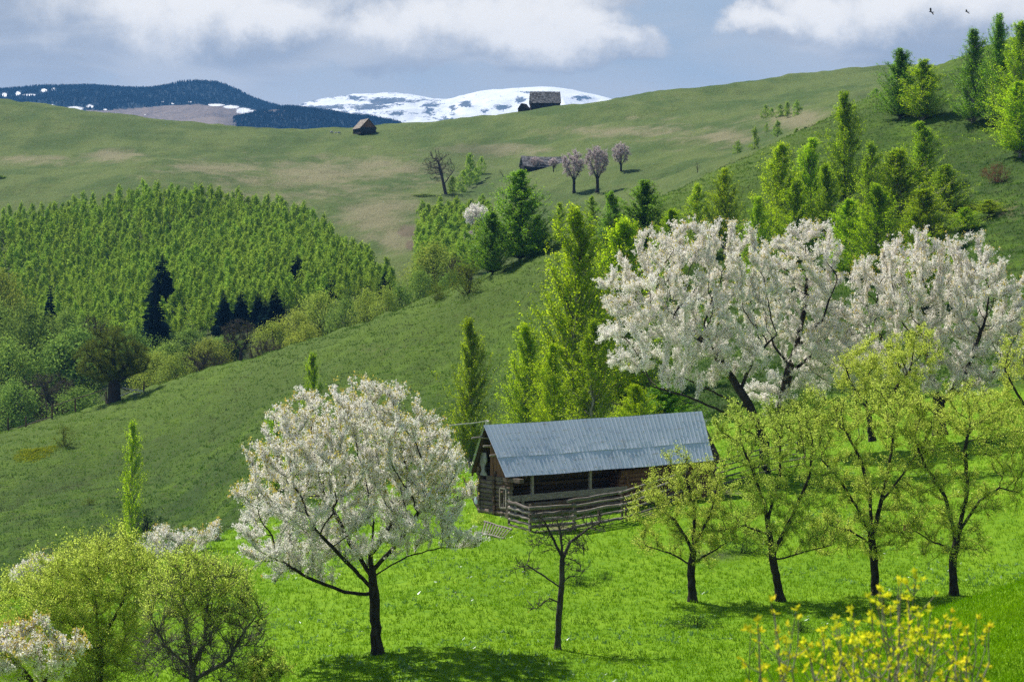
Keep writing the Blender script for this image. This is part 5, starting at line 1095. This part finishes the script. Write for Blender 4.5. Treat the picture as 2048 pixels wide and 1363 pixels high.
# --- birds
M_bird = barkmat('black_feather', (.012, .012, .014), (.03, .03, .034))
def bird(px, py, D_, wl, roll, lab):
    c = pp(px, py, D_); V = []; Q = []; k = 6
    for (x, r) in ((-.27, .008), (-.16, .035), (-.02, .062), (.10, .055), (.18, .036), (.24, .012)):
        V += [np.array([x, r * math.cos(t), r * .85 * math.sin(t)]) for t in np.arange(k) * math.pi * 2 / k]
    for j in range(5): Q += [(j * k + i, j * k + (i + 1) % k, (j + 1) * k + (i + 1) % k, (j + 1) * k + i) for i in range(k)]
    for sy in (-1, 1):
        prev = None; b0 = len(V)
        for (y, x0, x1, z) in ((.04, .10, -.06, .02), (.22, .14, -.08, wl * .5), (.42, .08, -.10, wl * .62), (.60, -.06, -.15, wl * .35)):
            V += [np.array([x0, sy * y, z]), np.array([x1, sy * y, z - .01]), np.array([x1, sy * y, z - .025]), np.array([x0, sy * y, z - .015])]
        for j in range(3):
            for i in range(4): Q.append((b0 + j * 4 + i, b0 + j * 4 + (i + 1) % 4, b0 + (j + 1) * 4 + (i + 1) % 4, b0 + (j + 1) * 4 + i))
        Q.append((b0 + 12, b0 + 13, b0 + 14, b0 + 15))
    b0 = len(V); V += [np.array(p) for p in ((-.2, .03, 0), (-.2, -.03, 0), (-.38, -.07, 0), (-.38, .07, 0))]; Q.append((b0, b0 + 1, b0 + 2, b0 + 3))
    o = obj('bird', MB().add(np.array(V), Q).me('bird', M_bird), loc=tuple(c), label=lab, cat='bird', group='birds in the upper right sky'); o.rotation_euler = (roll, -.15, 2.6)
bird(1862, 24, 260, .28, .55, 'left dark bird of the two gliding in the upper right sky'); bird(1934, 24, 300, .15, .35, 'right dark bird of the two gliding in the upper right sky')
# ------------------------------------------------------------------ yellow leafed shrub close to the camera
rs = np.random.default_rng(91); M_yel = leafmat('yellow_sprout', [(.50, .50, .02), (.66, .62, .02), (.70, .60, .03), (.40, .46, .04)], .5, 1.3, .1); M_stem = barkmat('pale_stem_bark', (.09, .075, .06), (.34, .30, .26), 9)
def shrub(label, x0, x1, n, D0, tipf, seed, dens=1.):
    rs = np.random.default_rng(seed); tb = []; lv = []; cx_ = (x0 + x1) / 2; base = pt(cx_, D0)
    def leafs(p, d, k):
        for _ in range(k):
            u = unit(d * .8 + rs.normal(size=3) * .8); l = rs.uniform(.013, .025); v = unit(np.cross(u, rs.normal(size=3))); w_ = l * .46; c = p + u * l
            lv.append([c - u * l, c - u * l * .2 + v * w_, c + u * l, c - u * l * .2 - v * w_])
    for i in range(n):
        px = x0 + (x1 - x0) * (i + rs.random()) / n; Dt = D0 + rs.uniform(-.7, .7); top = pp(px, tipf(px) + abs(rs.normal()) * 70 * (i % 3 > 0), Dt); b = base + np.array([(px - cx_) / F * D0 * .35 + rs.normal() * .08, rs.normal() * .12, -.1])
        pts = []
        N = 12
        for j in range(N + 1):
            t = j / N; p = b + (top - b) * t; p[0] = b[0] + (top[0] - b[0]) * t ** 1.35; p = p + rs.normal(size=3) * .012; pts.append(p)
        pts = np.array(pts); rr = np.linspace(.011, .0028, N + 1) * rs.uniform(.7, 1.25); d = unit(np.diff(pts, axis=0))
        tb.append(tubes(pts[:-1], pts[1:], rr[:-1], rr[1:], np.vstack([d[:1], d[:-1]]), 5)); leafs(top, d[-1], rs.integers(10, 15))
        for j in range(4, N):
            for _ in range(rs.integers(1, 5)):
                if rs.random() > .72 * dens: continue
                L_ = rs.uniform(.05, .30) * (1 if j < N - 1 else .4); dd = unit(d[j - 1] * .9 + rs.normal(size=3) * np.array([.75, .6, .3])); e = pts[j] + dd * L_; mid = (pts[j] + e) / 2 + np.array([0, 0, -.01])
                tb.append(tubes(np.array([pts[j], mid]), np.array([mid, e]), np.array([.0035, .0028]), np.array([.0028, .0018]), np.array([dd, dd]), 4)); leafs(e, unit(dd + np.array([0, 0, .5])), rs.integers(5, 9))
                if rs.random() < .5: leafs(mid, dd, 3)
    lv = np.array(lv).reshape(-1, 3); Qn = np.arange(len(lv) // 4)[:, None] * 4 + np.arange(4)[None]
    V, Q = join(tb); o3 = np.array(base)
    tree_thing('shrub', label, 'shrub', base, [('stem', mesh('stem', V - o3, Q, M_stem, smooth=True)), ('leaves', leafmesh('leaves', lv - o3, Qn, M_yel, rs))])
shrub('tall yellow sprouting shrub with pale stems close to the camera at lower right', 1600, 1935, 32, 15., lambda x: 1128 + abs(x - 1835) ** 1.15 * .28 + (12 if x < 1835 else 80), 5)
shrub('shorter thin yellow sprouting shrub left of the taller one near the bottom edge', 1485, 1610, 8, 14.5, lambda x: 1185 + abs(x - 1560) * 1.1, 6, .6)
shrub('few curved yellow sprouting stems right of the tall shrub near the bottom edge', 1900, 1990, 6, 14.8, lambda x: 1215 + abs(x - 1920) * .6, 8, .5)
# ------------------------------------------------------------------ grass and flowers
def scatter(name, n, D0, D1, blades, h, w_, mat, label, seed, px0=-80, px1=2130, mask=None, up=2.2, pw=1., sig=.07, bias=None):
    r = np.random.default_rng(seed); l = r.random(n) ** pw; D = np.exp(math.log(D0) + (math.log(D1) - math.log(D0)) * l); px = r.uniform(px0, px1, n)
    if mask is not None: k = mask(px, D, r); px, D = px[k], D[k]
    x = (px - CX) / F * D; z = Hgt(px, D) + relief(px, D, x, D); C = np.repeat(np.stack([x, D, z], 1), blades, 0) + r.normal(size=(len(x) * blades, 3)) * np.array([sig, sig, 0])
    hh = h * r.uniform(.5, 1.3, len(C)); d = unit(np.array([0, 0, up]) + r.normal(size=(len(C), 3))); C = C + d * (hh * .45)[:, None]
    v = unit(np.cross(d, r.normal(size=(len(C), 3)))) * (w_ * r.uniform(.6, 1.3, len(C)))[:, None]
    V = np.stack([C - d * hh[:, None] * .5 - v, C - d * hh[:, None] * .5 + v, C + d * hh[:, None] * .5 + v * .25, C + d * hh[:, None] * .5 - v * .25], 1).reshape(-1, 3)
    obj(name, mesh(name, V, np.arange(len(C))[:, None] * 4 + np.arange(4)[None], mat, fattr={'rnd': np.clip(np.repeat(r.random(len(x)) + (bias(px, D) if bias else 0), blades) * .6 + r.random(len(C)) * .4, 0, 1), 'tone': np.zeros(len(C))}), label=label, kind='stuff')
M_grass = leafmat('meadow_blade', [(.08, .18, .003), (.12, .26, .004), (.17, .34, .006)], .45, 1.35, 0, patch=(.35, .50, .66, (.05, .125, .006), .7, (.17, .31, .006)))
M_hgrass = leafmat('hillside_blade', [(.048, .095, .010), (.060, .13, .006), (.098, .185, .007), (.125, .18, .02)], .4, 1.3, 0, patch=(.16, .50, .62, (.095, .088, .05), .8, (.03, .075, .008)))
M_dock = leafmat('dock_leaf', [(.10, .24, .04), (.20, .36, .10), (.30, .42, .18)], .35, 1., 0, .06, .4)
bnd = lambda px: np.where(px > 1300, 172, 150)
scatter('meadow_grass', 90000, 72, 170, 4, .15, .014, M_grass, 'short bright green grass of the meadow round the barn', 1)
scatter('bank_grass', 60000, 22, 60, 3, .055, .006, M_grass, 'short green grass on the near bank at lower right', 2, 1350, 2130)
def mk_(fr, th): return lambda px, D, r: (fbm((px - CX) / F * D / fr, D / fr, 3, 61) > th)
scatter('meadow_herbs', 9000, 76, 150, 4, .15, .04, M_dock, 'scattered pale glossy dock leaves in the meadow', 3, mask=mk_(3.2, .57), up=1.)
scatter('hillside_grass', 110000, 172, 345, 3, .20, .04, M_hgrass, 'rough tussock grass on the steep middle hillside', 4, mask=lambda px, D, r: r.random(len(px)) < .95, sig=.2, bias=lambda px, D: .9 * ss_(D - np.interp(px, GPX, pchip(_pxs, _arr[:, 11, 0], GPX)), -75, 5) - .25)  # bias paints the sunlit gradient into the blades, lighter near the ridge
def fp(px, D, r):
    py = HY - Hgt(px, D) * F / D; return ((px - 70) / 46) ** 2 + ((py - 908 + (px - 70) * .22) / 13) ** 2 < r.random(len(px)) * 1.1
M_fl = leafmat('yellow_flower', [(.50, .48, .01), (.35, .38, .02), (.10, .18, .01)], .3, 1., 0)
scatter('yellow_flowers', 45000, 240, 320, 3, .16, .07, M_fl, 'patch of yellow flowers on the left slope', 5, 0, 140, mask=fp, up=.8, sig=.12)
M_dan = leafmat('dandelion_yellow', [(.7, .5, .01), (.75, .6, .02)], .2, 1., 0)
scatter('dandelions', 900, 78, 120, 1, .05, .03, M_dan, 'sparse yellow dandelions in the meadow', 6, mask=mk_(6, .5), up=.5)
